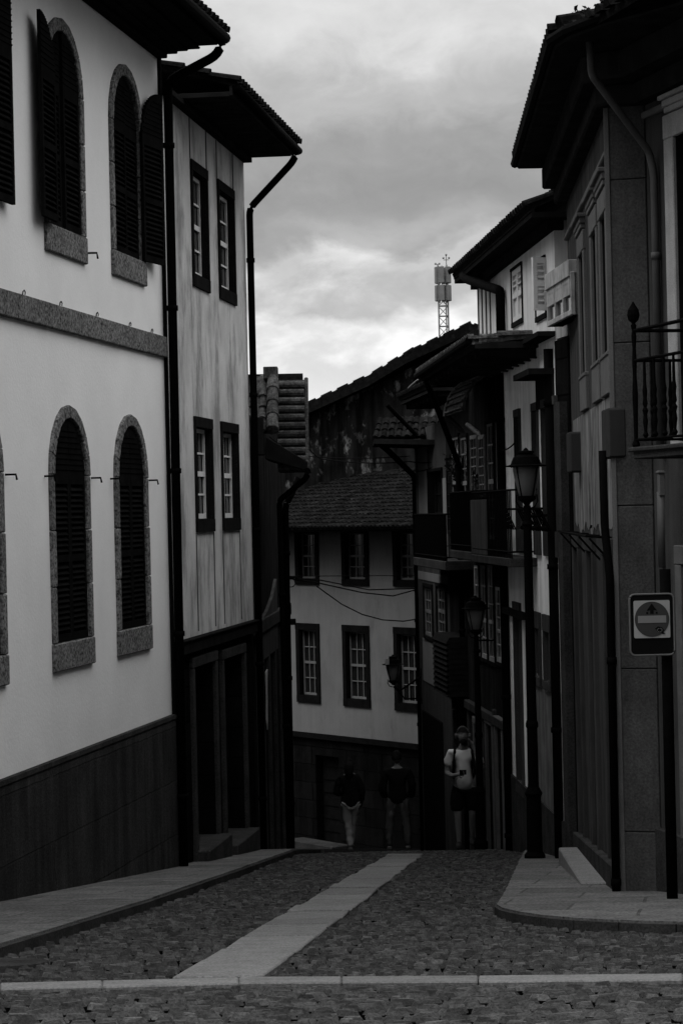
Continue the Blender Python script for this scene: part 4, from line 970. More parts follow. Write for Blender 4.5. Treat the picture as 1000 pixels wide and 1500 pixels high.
# iron brackets with plants low on the street facade
mb = MB(); z_ = FG.px(885,783)[1]; 
mb.tube([FG.p(.6,z_,.22),FG.p(5.6,z_,.22)],.014,6)
for s in (.6,2.2,3.9,5.6): mb.tube([FG.p(s,z_,.22),FG.p(s,z_-.02,0)],.012,5); mb.tube([FG.p(s,z_-.02,.2),FG.p(s,z_-.25,.0)],.01,5)
mb.build('rail_bracket', M['iron'], hG)

# sloped stone step block on the right pavement
mb = MB(); q = [gpx(851,1297,.08),gpx(905,1297,.08)]; y0=q[0].y; x0a,x0b = q[0].x, 2.39
pb = [(x0a,y0),(x0b,y0),(2.60,26.6),(2.30,26.6)]; zt0=gz(y0)+.10; zt1=at(840,1241,26.6).z
mb.v += [V((x,y,gz(y)+.02)) for x,y in pb]+[V((pb[0][0],y0,zt0)),V((pb[1][0],y0,zt0)),V((pb[2][0],26.6,zt1)),V((pb[3][0],26.6,zt1))]
mb.f += [[3,2,1,0],[4,5,6,7]]+[[i,(i+1)%4,4+(i+1)%4,4+i] for i in range(4)]
tag(mb.build('stone_step', M['slab'], bevel=.012), 'wedge-shaped granite step block on the right pavement against the corner house', 'step')

# ------------------------------------------------------------------ utility boxes
for (u0,v0,u1,v1,lab) in ((890.5,597,916,671,'flat grey meter box high on the corner house wall, beside the iron balcony'),(835,632,858,692,'smaller dim meter box at the far end of the corner house wall')):
    yb = 20.75 if u0 > 860 else 25.6
    a_, b_ = at(u0,v1,yb), at(u1,v0,yb); mb = MB(); dp=.16
    mb.box(a_.x,b_.x,yb,yb+.5 if u0>860 else yb+.4,a_.z,b_.z); o = mb.build('meter_box', M['plastic'], bevel=.012); tag(o, lab, 'meter box')
    mb = MB(); mb.box(a_.x+.012,b_.x-.012,yb-.008,yb+.001,a_.z+.015,b_.z-.015); mb.build('cover', M['plastic'], o, bevel=.004)
a_, b_ = at(968,727,20.3), at(989,690,20.3); mb = MB(); mb.box(a_.x,b_.x,20.45,20.56,a_.z,b_.z); mb.box(a_.x-.01,b_.x+.01,20.44,20.57,b_.z-.02,b_.z+.01)
tag(mb.build('junction_box', M['frame'], bevel=.01), 'pale junction box on top of a short grey pipe above the no-entry sign', 'junction box')

# ------------------------------------------------------------------ no-entry sign
Ys = 19.4; TLs, BRs = at(920,870,Ys), at(989,960,Ys); cx=(TLs.x+BRs.x)/2; W_ = BRs.x-TLs.x; H_ = TLs.z-BRs.z; cz=(TLs.z+BRs.z)/2
def rrect(w,h,r,k=5):
    out=[]
    for sx,sz,a0 in ((1,-1,-90),(1,1,0),(-1,1,90),(-1,-1,180)):
        for i in range(k+1):
            a=math.radians(a0+90*i/k); out.append((sx*(w/2-r)+r*math.cos(a), sz*(h/2-r)+r*math.sin(a)))
    return out
def plate(mb, poly, y0, y1, cx=cx, cz=cz):
    n=len(mb.v); k=len(poly); mb.v += [V((cx+a,y0,cz+b)) for a,b in poly]+[V((cx+a,y1,cz+b)) for a,b in poly]
    mb.f += [list(range(n,n+k)),list(range(n+2*k-1,n+k-1,-1))]+[[n+i,n+(i+1)%k,n+k+(i+1)%k,n+k+i] for i in range(k)]
sg = thing('no_entry_sign', (cx,Ys+.03,gz(Ys)+.08), 'no-entry sign in a rounded black frame clamped to an added black post filling a dark band at right', 'road sign')
mb = MB(); plate(mb, rrect(W_-.02,H_-.02,.035), Ys+.005, Ys+.03); mb.build('backing', M['signblack'], sg)
mb = MB(); pr = rrect(W_-.012,H_-.012,.04); mb.tube([V((cx+a,Ys+.005,cz+b)) for a,b in pr]+[V((cx+pr[0][0],Ys+.005,cz+pr[0][1]))], .009, 6, cap=False); mb.build('rim', M['signedge'], sg, smooth=True)
pc = at(954,907,Ys); sq = W_*.79; mb = MB(); plate(mb, rrect(sq,sq*1.04,.012), Ys-.004, Ys+.0045, pc.x, pc.z); mb.build('panel', M['signwhite'], sg)
mb = MB(); plate(mb, [(math.cos(2*math.pi*i/40)*sq*.478, math.sin(2*math.pi*i/40)*sq*.49) for i in range(40)], Ys-.007, Ys-.0045, pc.x, pc.z); mb.build('disc', M['signred'], sg)
mb = MB(); plate(mb, [(-.39*sq,-.1*sq),(.39*sq,-.1*sq),(.39*sq,.1*sq),(-.39*sq,.1*sq)], Ys-.010, Ys-.0075, pc.x, pc.z); mb.build('bar', M['signbar'], sg)
mb = MB(); ps = lambda P: plate(mb,[(a*sq,b*sq) for a,b in P],Ys-.0095,Ys-.0075,pc.x,pc.z)
ps([(-.14,.24),(.0,.44),(.14,.24),(.045,.25),(.05,.15),(-.05,.15),(-.045,.25)]); 
for x_ in (-.13,.13): ps([(x_-.025,.15),(x_+.025,.15),(x_+.025,.2),(x_-.025,.2)])
mb.build('arrow_sticker', M['signblack'], sg)
mb = MB(); ps([(.08,-.26),(.16,-.2),(.27,-.23),(.33,-.31),(.3,-.36),(.37,-.40),(.28,-.42),(.22,-.34),(.14,-.35)]); mb.build('sticker', M['signblack'], sg)
mb = MB(); 
for i in range(9): a=i*.7; ps([(.2+.07*math.cos(a)-.008,-.31+.045*math.sin(a)),(.2+.07*math.cos(a)+.012,-.31+.045*math.sin(a)),(.2+.07*math.cos(a)+.002,-.29+.045*math.sin(a))])
for v_ in mb.v: v_.y -= .0025
mb.build('scrawl', M['signwhite'], sg)
mb = MB()
for dz in (.12,-.12): mb.box(cx+.01,cx+.16,Ys+.03,Ys+.06,cz+dz-.012,cz+dz+.012)
mb.build('clamp', M['iron'], sg)
mb = MB(); px_ = at(979,1000,Ys).x; mb.tube([(px_,Ys+.09,gz(Ys)+.06),(px_,Ys+.09,at(979,834,Ys).z)],.045,12); mb.build('post', M['iron'], sg, smooth=True)  # post added in place of the dark band behind and below the sign

# ------------------------------------------------------------------ street lamps
def lantern(root, C, s=1.0):        # C: centre-bottom of the glass body
    C = V(C); H=.39*s; rt=.165*s; rb=.095*s
    mb = MB(); k=6
    def ringp(r,z,m=24): return [C+V((math.cos(2*math.pi*i/m)*r,math.sin(2*math.pi*i/m)*r,z)) for i in range(m)]
    mb.lathe(C,[(rb*.75,0),(rb*.97,.02*s),(rt*.86,H*.55),(rt*.97,H*.82),(rt*.96,H*.94),(rt*.5,H)],20); mb.build('lamp_glass', M['milk'], root, smooth=True)
    mb = MB(); mb.lathe(C,[(rb*.3,-.10*s),(rb*.5,-.07*s),(rb*1.12,-.03*s),(rb*1.15,.012*s),(rb*.8,.014*s)],20)
    mb.lathe(C,[(rt*1.0,H*.93),(rt*1.48,H*.93),(rt*1.5,H*.96),(rt*1.12,H*1.0),(rt*1.04,H*1.1),(rt*.92,H*1.22),(rt*.55,H*1.30),(rt*.5,H*1.34),(rt*.62,H*1.35),(rt*.6,H*1.40),(rt*.2,H*1.43),(rt*.12,H*1.48),(.001,H*1.52)],24)
    for i in range(4):
        a = math.pi/4+i*math.pi/2
        pr = [(rb*.98,.0),(rt*.82,H*.5),(rt*1.0,H*.8),(rt*1.04,H*.95)]
        mb.tube([C+V((math.cos(a)*r,math.sin(a)*r,z)) for r,z in pr], .009*s, 5)
        for zz_,rr_ in ((H*.94,rt*1.4),): mb.ball(C+V((math.cos(a)*rr_,math.sin(a)*rr_,zz_)),.014*s,6)
    for sgn in (-1,1):            # scrolled yoke
        mb.tube([C+V((sgn*.02*s,0,-.14*s)),C+V((sgn*.09*s,0,-.12*s)),C+V((sgn*.13*s,0,-.05*s)),C+V((sgn*.12*s,0,.03*s))], .01*s, 5)
    return mb.build('lantern_frame', M['iron'], root, smooth=False)
def post_lamp(x, y, u, vb, lab, s, pr):
    zb = at(u,vb,y).z
    t = thing('street_lamp', (x,y,gz(y)+.02), lab, 'street lamp', 'lantern street lamps')
    lantern(t,(x,y,zb),s)
    mb = MB(); z0=gz(y); H=zb-.1*s-z0
    mb.lathe((x,y,z0),[(pr*2.0,0),(pr*2.0,.12),(pr*1.5,.16),(pr*1.4,.8),(pr*1.7,.84),(pr*1.05,.92),(pr,1.6),(pr*1.2,1.62),(pr*1.2,1.66),(pr*.95,1.7),(pr*.8,H-.25),(pr*1.1,H-.22),(pr*.8,H-.18),(pr*.7,H)],14)
    mb.build('pole', M['iron'], t, smooth=False, bevel=0)
    return t
yl=28.3; P=at(771,728,yl); tl=post_lamp(P.x,yl,771,728,'tall iron street lamp with big opal lantern in front of the pale house at right',.98,.062)
mb = MB(); z_=at(790,756,yl).z; mb.tube([(P.x-.05,yl,z_),(P.x+.75,yl-.3,z_+.02)],.018,6); mb.build('crossbar', M['iron'], tl)
ys2=34.6; P2=at(697,925,ys2); t2=post_lamp(P2.x,ys2,697,923,'shorter street lamp farther down on the right, before the glazed gallery',.84,.05)
z_=at(700,938,ys2).z; mb = MB(); mb.tube([(P2.x,ys2,z_),(P2.x+.5,ys2-.1,z_)],.014,6); mb.build('crossbar', M['iron'], t2)
# wall lantern on bracket
yw=43.6; Pw=at(576,1002,yw); tw=thing('wall_lantern',(1.38,yw+.3,Pw.z),'bracket lantern jutting from the far right house corner in front of the cream house','wall lantern')
lantern(tw, Pw+V((0,0,.06)), .8)
mb = MB(); mb.tube([Pw+V((0,0,-.05)),Pw+V((.12,.05,-.12)),Pw+V((.3,.2,-.02)),V((1.40,yw+.35,Pw.z+.12))],.018,6); mb.tube([Pw+V((.03,0,-.06)),Pw+V((.2,.15,-.28)),V((1.40,yw+.35,Pw.z-.3))],.015,6); mb.tube([V((1.39,yw+.35,Pw.z-.4)),V((1.39,yw+.35,Pw.z+.25))],.025,6)
mb.build('bracket', M['iron'], tw)
# glazing light on that lantern's lid
mb = MB(); q=at(567,969,yw); mb.box(q.x-.04,q.x+.03,yw-.19,yw-.17,q.z-.045,q.z+.055); mb.build('lid_pane', M['signwhite'], tw)

# ------------------------------------------------------------------ cables
def cable(pts, r, lab, n=18, sag=0):
    mb = MB(); pts=[V(p) for p in pts]; out=[]
    for a,b in zip(pts,pts[1:]):
        for i in range(n):
            t=i/n; out.append(a.lerp(b,t)-V((0,0,sag*4*t*(1-t))))
    mb.tube(out+[pts[-1]], r, 5); return tag(mb.build('cable', M['cable']), lab, 'cable', 'overhead cables')
yL, yR = 40.5, 44.0
A1=at(424,846,yL)
cable([A1,at(470,850,42),at(540,864,43),at(608,862,yR)],.011,'upper of the bundled cables sagging across the cream house between its window rows')
cable([A1+V((0,.02,-.02)),at(466,854,42),at(530,868,43),at(575,873,43.4),at(608,864,yR)],.012,'lowest of the bundled cables, dipping deepest under the right upper window')
cable([at(424,844,yL),at(608,843,yR)],.007,'thin straight cable running level across the cream house')
cable([at(464,859,42),at(500,885,42.6),at(530,900,43),at(560,908,43.3),at(590,910,43.6),at(610,907,yR)],.011,'single cable sagging in a long curve below the bundle on the cream house')
cable([at(440,640,36),at(470,672,42),at(600,676,yR),at(660,670,40)],.01,'thin cable crossing in front of the dark stained gable wall', sag=.05)
cable([at(605,690,44),at(655,668,40),at(720,652,35),at(752,650,31)],.01,'cable strung along the dark right-hand gallery fronts', sag=.08)
cable([at(395,640,36),at(445,668,40),at(600,668,44)],.008,'slim cable from the dark tiled roof to the far balcony house', sag=.04)
cable([at(612,802,44),at(660,798,38),at(745,775,33.5)],.009,'cable behind the white hanging board on the right', sag=.05)
# wall bracket with insulators at the left end of the bundle
mb = MB(); mb.tube([at(418,846,40.4),at(436,846,40.4)],.02,6); mb.tube([at(426,846,40.4)+V((math.cos(a)*.07-.0,0,math.sin(a)*.07-.09)) for a in [i*math.pi/6 for i in range(13)]],.008,5)
tag(mb.build('cable_bracket', M['iron']), 'iron cable bracket with hanging loop at the left of the cream house', 'bracket')
mb = MB(); q=at(428,911,40.4); mb.box(q.x-.1,q.x+.06,40.35,40.5,q.z-.05,q.z+.05)
tag(mb.build('wall_box', M['signblack'], bevel=.01), 'small black box sticking out at the left edge of the cream house', 'box')

# ------------------------------------------------------------------ plants
def tuft(P, n, h, spread, lab, name='weed', wide=.02):
    mb = MB(); P=V(P)
    for i in range(n):
        a=R.uniform(0,6.28); d=V((math.cos(a),math.sin(a),0)); b=P+d*R.uniform(0,spread*.4); hh=h*R.uniform(.5,1); t=d.cross(V((0,0,1)))*wide
        p1=b+V((0,0,hh*.6))+d*spread*.3; p2=b+V((0,0,hh))+d*spread*R.uniform(.4,1.1)
        mb.quad(b-t*.5,b+t*.5,p1+t,p1-t); mb.quad(p1-t,p1+t,p2)
        for k in range(2): q=b.lerp(p2,R.uniform(.4,1)); e=V((R.uniform(-1,1),R.uniform(-1,1),R.uniform(-.2,1))).normalized()*wide*2.2; f=e.orthogonal().normalized()*wide; mb.quad(q,q+e*.5+f,q+e*1.2,q+e*.5-f)
    return tag(mb.build(name, M['leaf'], loc=P), lab, 'weed', 'weeds growing on the corner roof')
tuft(at(850,34,20.15),26,.13,.06,'narrow spiky weed on the corner house roof edge')
tuft(at(867,38,20.1),150,.13,.07,'round bushy weed growing on the corner house eave', wide=.02)
tuft(at(890,24,20.1),30,.13,.08,'leafy weed leaning beside the chimney of the corner house')
mb = MB(); c=at(890,773,24); 
for i in range(70):
    q=c+V((R.gauss(0,.07),R.gauss(0,.2),R.gauss(0,.05))); e=V((R.uniform(-1,1),R.uniform(-1,1),R.uniform(-1,1))).normalized()*.06; f=e.orthogonal().normalized()*.025; mb.quad(q,q+e*.5+f,q+e,q+e*.5-f)
tag(mb.build('hanging_plant', M['leaf']), 'straggly plant on the iron rail of the corner house, under the meter box', 'plant')
for (u,v,y,lab,mid_) in ((672,700,37.8,'leafy potted plant on the far gallery balcony, left of the other pot',0),(708,722,35.9,'leafy potted plant beside the grey balcony screen on the gallery house',1)):
    c=at(u,v,y); t=thing('potted_plant', c-V((0,0,.3)), lab, 'plant')
    mb=MB(); mb.lathe(c-V((0,0,.3)),[(.07,0),(.10,.16),(.11,.17),(.11,.2),(.09,.2)],12); mb.build('pot', M['tile'], t)
    mb=MB(); tips=[]
    for i in range(14):
        a=R.uniform(0,6.28); q=c+V((math.cos(a)*R.uniform(.05,.25),math.sin(a)*R.uniform(.05,.2),R.uniform(.1,.4))); tips.append(q); mb.tube([c-V((0,0,.15)),(c+q)/2+V((0,0,.04)),q],.006,4)
    mb.build('stem', M['leaf'], t); mb=MB()
    for q in tips:
        for i in range(22):
            w_=(c-V((0,0,.1))).lerp(q,R.uniform(.35,1.05))+V((R.gauss(0,.025),R.gauss(0,.025),R.gauss(0,.025))); e=V((R.uniform(-1,1),R.uniform(-1,1),R.uniform(-1,.3))).normalized()*.055; f=e.orthogonal().normalized()*.018; mb.quad(w_,w_+e*.5+f,w_+e,w_+e*.5-f)
    mb.build('leaves', M['leaf'], t)

# manhole cover
g_ = gpx(30,1411); mb = MB(); mb.v=[]; n_=28; rr=.3
mb.prism([(g_.x-.12+rr*math.cos(2*math.pi*i/n_), g_.y+rr*math.sin(2*math.pi*i/n_)) for i in range(n_)], up(-.05), up(.012))
tag(mb.build('manhole_cover', M['doorstone'], bevel=.006), 'round pale manhole cover in the cobbles by the left kerb', 'manhole cover')
# kerb gully under the left pavement edge
# ------------------------------------------------------------------ PEOPLE
def skin_me(pts, edges, radii, sub=2):
    me = bpy.data.meshes.new('tmp'); me.from_pydata([V(p) for p in pts], edges, [])
    ob = bpy.data.objects.new('tmp', me); COL.objects.link(ob); md = ob.modifiers.new('s','SKIN'); md.use_smooth_shade = True
    for i,r in enumerate(radii):
        d = me.skin_vertices[0].data[i]; d.radius = (r,r) if isinstance(r,(int,float)) else r; d.use_root = (i==0)
    sb = ob.modifiers.new('d','SUBSURF'); sb.levels = sub; sb.render_levels = sub
    dg = bpy.context.evaluated_depsgraph_get(); out = bpy.data.meshes.new_from_object(ob.evaluated_get(dg))
    bpy.data.objects.remove(ob); return out
class Sk:
    def __init__(s): s.p=[]; s.e=[]; s.r=[]
    def v(s,p,r,par=None):
        s.p.append(V(p)); s.r.append(r)
        if par is not None: s.e.append((par,len(s.p)-1))
        return len(s.p)-1
    def chain(s, pts, par=None):
        for p,r in pts: par = s.v(p,r,par)
        return par
    def mesh(s,sub=2): return skin_me(s.p,s.e,s.r,sub)
def hand(s, par, W, dirv, side, curl=.4):      # palm and five bent fingers
    W=V(W); d=V(dirv).normalized(); sd=V(side).normalized(); nn=d.cross(sd).normalized()
    pm = s.v(W+d*.055,.026,par)
    for k,(o,l) in enumerate(((-.03,.065),(-.01,.078),(.01,.074),(.03,.058))):
        b=W+d*.085+sd*o; c1=b+d*l*.45+nn*curl*l*.25; c2=c1+d*l*.35*(1-curl*.6)+nn*curl*l*.5
        s.chain([(b,.010),(c1,.0085),(c2,.007)],pm)
    b=W+d*.03-sd*.035; s.chain([(b,.012),(b+d*.03-sd*.02,.010),(b+d*.055-sd*.022+nn*.01,.008)],pm)
def head_mesh(mb, C, face, tilt=0, r=(.076,.098,.118)):
    C=V(C); ang=math.atan2(face[1],face[0])+math.pi/2        # face -y is zero
    Rm = Matrix.Rotation(ang,3,'Z') @ Matrix.Rotation(tilt,3,'X'); seg,h=20,16; n=len(mb.v)
    for j in range(h+1):
        t=math.pi*j/h
        for i in range(seg):
            p=2*math.pi*i/seg; x,y,z=math.sin(t)*math.cos(p),math.sin(t)*math.sin(p),math.cos(t)
            w=1-.28*max(0,-z)**1.3; X,Y_,Z=x*r[0]*w,y*r[1]*(1-.15*max(0,-z)),z*r[2]
            if y<-.6:
                if abs(x)<.2 and -.35<z<.12: Y_-=.020*(1-abs(x)/.2)*(1-abs(z+.2)/.4)
                if .08<z<.3 and .15<abs(x)<.55: Y_+=.010
                if -.6<z<-.48 and abs(x)<.3: Y_-=.004
            mb.v.append(C+Rm@V((X,Y_,Z)))
    for j in range(h):
        for i in range(seg): mb.f.append([n+j*seg+i,n+(j+1)*seg+i,n+(j+1)*seg+(i+1)%seg,n+j*seg+(i+1)%seg])
    for sx in (-1,1): mb.ball(C+Rm@V((sx*r[0]*1.0,.01,-.005)),(.012,.02,.03),8)
    return Rm
def hair_mesh(C,Rm,r=(.086,.108,.126),long=0,front=-.25):
    mb=MB(); C=V(C); seg,h=20,14; n=0; rows=[]
    for j in range(h+1):
        t=math.pi*.62*j/h
        row=[]
        for i in range(seg):
            p=2*math.pi*i/seg; x,y,z=math.sin(t)*math.cos(p),math.sin(t)*math.sin(p),math.cos(t)
            if y<0: z=max(z,.35+.1*abs(x)) if j>6 else z; 
            q=V((x*r[0],y*r[1]+.008,z*r[2]+.004)); row.append(len(mb.v)); mb.v.append(C+Rm@q)
        rows.append(row)
    for a,b in zip(rows,rows[1:]):
        for i in range(seg): mb.f.append([a[i],b[i],b[(i+1)%seg],a[(i+1)%seg]])
    if long:
        mb.tube([C+Rm@V((0,.05,.04)),C+Rm@V((0,.085,-.06)),C+Rm@V((0,.09,-.16)),C+Rm@V((.0,.075,-.16-long))],[.075,.085,.075,.03],12)
    return mb
def eyes(root_body, C, Rm):
    pass
def man_tshirt():
    s_=.98; f=at(681,1241,35.3); gx,gy=f.x,35.3; g0=gz(gy)+.03; O=V((gx,gy,g0)); U=lambda x,y,z: O+V((x,y,z))*s_
    t=thing('person', O,'person in white T-shirt and dark shorts walking up the street, one hand at the ear','person','people on the street')
    def body(extra=0):
        s=Sk(); pel=s.v(U(0,0,.97),(.135,.10)); ch=s.chain([(U(0,.0,1.12),(.125,.09)),(U(0,.01,1.30),(.15,.10)),(U(0,.02,1.42),(.12,.085)),(U(0,.01,1.50),.055),(U(0,-.015,1.58),.055)],pel)
        cn=3
        # image-left arm: elbow down, forearm across holding phone ; image-right arm raised
        a1=s.chain([(U(-.17,.02,1.42),.058),(U(-.225,.04,1.26),.048),(U(-.245,.03,1.13),.042),(U(-.17,-.13,1.10),.036),(U(-.10,-.24,1.13),.028)],cn); hand(s,a1,U(-.10,-.24,1.13),(.75,-.5,.15),(0,.3,1),.8)
        a2=s.chain([(U(.17,.02,1.42),.058),(U(.25,.0,1.28),.048),(U(.285,-.04,1.19),.042),(U(.215,-.05,1.36),.036),(U(.145,-.05,1.52),.028)],cn); hand(s,a2,U(.145,-.05,1.52),(-.35,.05,1),(0,1,0),.5)
        l1=s.chain([(U(-.10,0,.88),.095),(U(-.105,-.03,.70),.08),(U(-.10,-.06,.50),.058),(U(-.095,-.02,.33),.055),(U(-.09,.01,.10),.036),(U(-.09,.0,.05),.038),(U(-.10,-.14,.03),.032)],pel)
        l2=s.chain([(U(.10,0,.88),.095),(U(.115,.02,.70),.08),(U(.12,.03,.50),.058),(U(.12,.14,.34),.055),(U(.12,.24,.14),.036),(U(.12,.26,.10),.038),(U(.13,.14,.04),.032)],pel)
        return s
    me=body().mesh(2); mb=MB(); mb.add(me); C=U(0,-.03,1.68); Rm=head_mesh(mb,C,(0,-1),-.12); ob=mb.build('body',M['skin'],t,smooth=True)
    mb=hair_mesh(C,Rm); mb.build('hair',M['hair'],t,smooth=True)
    mb=MB(); q=C+Rm@V((0,-.075,-.085)); mb.ball(q,(.05,.03,.045),10); mb.build('beard',M['hair'],t,smooth=True)
    s=Sk(); p=s.v(U(0,0,.87),(.185,.14)); c=s.chain([(U(0.01,0,1.0),(.165,.13)),(U(0,0,1.18),(.155,.115)),(U(0,.01,1.33),(.165,.115)),(U(0,.02,1.42),(.14,.09)),(U(0,.01,1.48),.075)],p)
    s.chain([(U(-.17,.02,1.425),.078),(U(-.225,.04,1.30),.078),(U(-.235,.035,1.22),.075)],4); s.chain([(U(.17,.02,1.425),.078),(U(.235,.0,1.31),.076),(U(.27,-.03,1.235),.072)],4)
    mb=MB(); mb.add(s.mesh(2)); mb.build('shirt',M['tee'],t,smooth=True)
    s=Sk(); p=s.v(U(0,0,.97),(.13,.11)); 
    s.chain([(U(-.10,0,.86),(.10,.11)),(U(-.112,-.03,.70),.11),(U(-.11,-.055,.54),.105)],p); s.chain([(U(.10,0,.86),(.10,.11)),(U(.118,.02,.70),.11),(U(.125,.03,.54),.105)],p)
    mb=MB(); mb.add(s.mesh(2)); mb.build('shorts',M['shorts'],t,smooth=True)
    for x,y,z,r_ in ((-.095,-.06,.03,0),(.125,.19,.045,.5)):
        mb=MB(); mb.tube([U(x,y+.11,z+.03+r_*.08),U(x,y+.04,z+.03+r_*.06),U(x-.005,y-.06,z+.015),U(x-.01,y-.13,z)],[.035,.05,.045,.028],10); mb.build('shoe',M['shoe'],t,smooth=True)
    # headphones, phone, backpack are carried things
    mb=MB(); mb.tube([C+Rm@V((.092*math.cos(a),.0,.135*math.sin(a)+.0)) for a in [math.pi*i/14 for i in range(15)]],.013,6)
    for sx in (-1,1): mb.tube([C+Rm@V((sx*.075,0,-.0)),C+Rm@V((sx*.115,0,0))],[.04,.036],12)
    tag(mb.build('headphones',M['zinc'],smooth=True),'grey over-ear headphones worn by the person in the white T-shirt','headphones')
    q=U(-.03,-.31,1.17); mb=MB(); mb.box(q.x-.045,q.x+.055,q.y-.012,q.y+.006,q.z-.035,q.z+.035); tag(mb.build('phone',M['signblack'],bevel=.004),'dark phone held by the person in the white T-shirt','phone')
    mb=MB(); mb.ball(U(0,.2,1.22),(.15,.10,.24),14)
    for sx in (-1,1): mb.tube([U(sx*.10,.12,1.47),U(sx*.115,.03,1.53),U(sx*.13,-.08,1.44),U(sx*.15,-.125,1.30),U(sx*.165,-.09,1.14),U(sx*.14,.1,1.05)],.022,8)
    tag(mb.build('backpack',M['shorts'],smooth=True),'black backpack with straps over the white T-shirt','backpack')
def back_person(u, Y, h, jm, tm, sm, lab, lean=0, longhair=0, elbow=0, legs='stand', w=1.0):
    f=at(u,1249.5,Y); O=V((f.x,Y,gz(Y)+.03)); k=h/1.75; U=lambda x,y,z: O+V((x*w,y,z))*k
    t=thing('person',O,lab,'person','people on the street')
    s=Sk(); pel=s.v(U(lean,0,.97),(.135,.105)); s.chain([(U(lean,0,1.12),(.115,.09)),(U(lean*.7,.0,1.3),(.14,.10)),(U(lean*.5,.0,1.41),(.115,.085)),(U(lean*.5,-.0,1.50),.05),(U(lean*.4,.02,1.57),.05)],pel)
    if elbow: arms=[[(U(-.15,0,1.40),.052),(U(-.24,.02,1.24),.044),(U(-.27,.03,1.12),.038),(U(-.20,.16,1.10),.034),(U(-.11,.24,1.14),.026)],[(U(.15,0,1.40),.052),(U(.22,-.02,1.22),.044),(U(.24,-.02,1.10),.038),(U(.22,.06,.97),.034),(U(.20,.10,.84),.026)]]
    else: arms=[[(U(sx*.17,0,1.40),.056),(U(sx*.215,.0,1.22),.05),(U(sx*.235,.0,1.10),.046),(U(sx*.21,.08,.98),.038),(U(sx*.16,.15,.95),.028)] for sx in (-1,1)]
    for a_ in arms:
        e=s.chain(a_,3); hand(s,e,a_[-1][0],(a_[-1][0]-a_[-2][0]),(0,1,.2),.5)
    lp={'stand':[[(-.10,0,.88),(-.125,0,.5),(-.14,0,.30),(-.145,.02,.08)],[(.10,0,.88),(.125,.03,.5),(.14,.03,.30),(.145,.04,.08)]],
        'walk':[[(-.085,0,.88),(-.06,.05,.5),(-.04,.03,.30),(-.03,-.0,.08)],[(.085,0,.88),(.03,.12,.52),(.0,.16,.32),(-.01,.22,.12)]]}[legs]
    for L_ in lp:
        r_=[.095,.058,.054,.036]; pts=[(U(lean+p[0],p[1],p[2]),q) for p,q in zip(L_,r_)]; fx=L_[-1]; pts+= [(U(lean+fx[0],fx[1],fx[2]-.04),.036),(U(lean+fx[0],fx[1]+.12,fx[2]-.055),.03)]
        s.chain(pts,pel)
    mb=MB(); mb.add(s.mesh(2)); C=U(lean*.4,.03,1.655); Rm=head_mesh(mb,C,(.15,1),.08,r=(.074*k,.095*k,.115*k)); mb.build('body',M['skin'],t,smooth=True)
    hair_mesh(C,Rm,r=(.088*k,.11*k,.128*k),long=longhair).build('hair',M['hair'],t,smooth=True)
    s=Sk(); p=s.v(U(lean,0,.81),(.21,.165)); s.chain([(U(lean,0,1.0),(.185,.14)),(U(lean,0,1.12),(.160,.125)),(U(lean*.7,0,1.25),(.16,.12)),(U(lean*.5,0,1.38),(.145,.105)),(U(lean*.5,0,1.47),.075)],p)
    for a_ in arms: s.chain([(q,r+.03) for q,r in a_[:-1]]+[(a_[-1][0],.042)],4)
    mb=MB(); mb.add(s.mesh(2)); mb.build('jacket',jm,t,smooth=True)
    s=Sk(); p=s.v(U(lean,0,.96),(.12,.11))
    for L_ in lp: s.chain([(U(lean+q[0],q[1],q[2]),r) for q,r in zip(L_,(.098,.076,.070,.062))]+[],p)
    mb=MB(); mb.add(s.mesh(2)); mb.build('trousers',tm,t,smooth=True)
    for L_ in lp:
        x,y,z=L_[-1]; mb=MB(); mb.tube([U(lean+x,y-.07,z-.03),U(lean+x,y-.01,z-.03),U(lean+x,y+.1,z-.045),U(lean+x,y+.19,z-.055)],[.034,.046,.044,.026],10); mb.build('shoe',sm,t,smooth=True)
man_tshirt()
back_person(514,42.5,1.62,M['jacket'],M['beige'],M['shoewhite'],'person in dark top and light trousers seen from behind, leftmost of the three',lean=.02,longhair=.12,elbow=1,legs='walk',w=.95)
back_person(584,43.2,1.76,M['jacket'],M['greytr'],M['shoewhite'],'person in bulky black jacket and grey trousers seen from behind, centre of the street',w=1.15)

# ------------------------------------------------------------------ sky, sun, camera
SUN_EL, SUN_AZ = math.radians(58), math.radians(248)
w = bpy.data.worlds.new('World'); sc.world = w; w.use_nodes = True; nt=w.node_tree; N=nt.nodes; L=nt.links; bg=N['Background']
sky=N.new('ShaderNodeTexSky'); sky.sky_type='NISHITA'; sky.sun_disc=False; sky.sun_elevation=SUN_EL; sky.sun_rotation=SUN_AZ; sky.air_density=1.5; sky.dust_density=3
bw=N.new('ShaderNodeRGBToBW'); L.new(sky.outputs[0],bw.inputs[0])
tc=N.new('ShaderNodeTexCoord'); sep=N.new('ShaderNodeSeparateXYZ'); L.new(tc.outputs['Generated'],sep.inputs[0])
def wn(sx,sz,scale,det,ro,off=0,dist=0.0):
    mp=N.new('ShaderNodeMapping'); mp.inputs['Scale'].default_value=(sx,1,sz); mp.inputs['Location'].default_value=(off,0,off*.7); L.new(tc.outputs['Generated'],mp.inputs['Vector'])
    n=N.new('ShaderNodeTexNoise'); n.inputs['Scale'].default_value=scale; n.inputs['Detail'].default_value=det; n.inputs['Roughness'].default_value=ro; n.inputs['Distortion'].default_value=dist; L.new(mp.outputs[0],n.inputs['Vector']); return n.outputs['Fac']
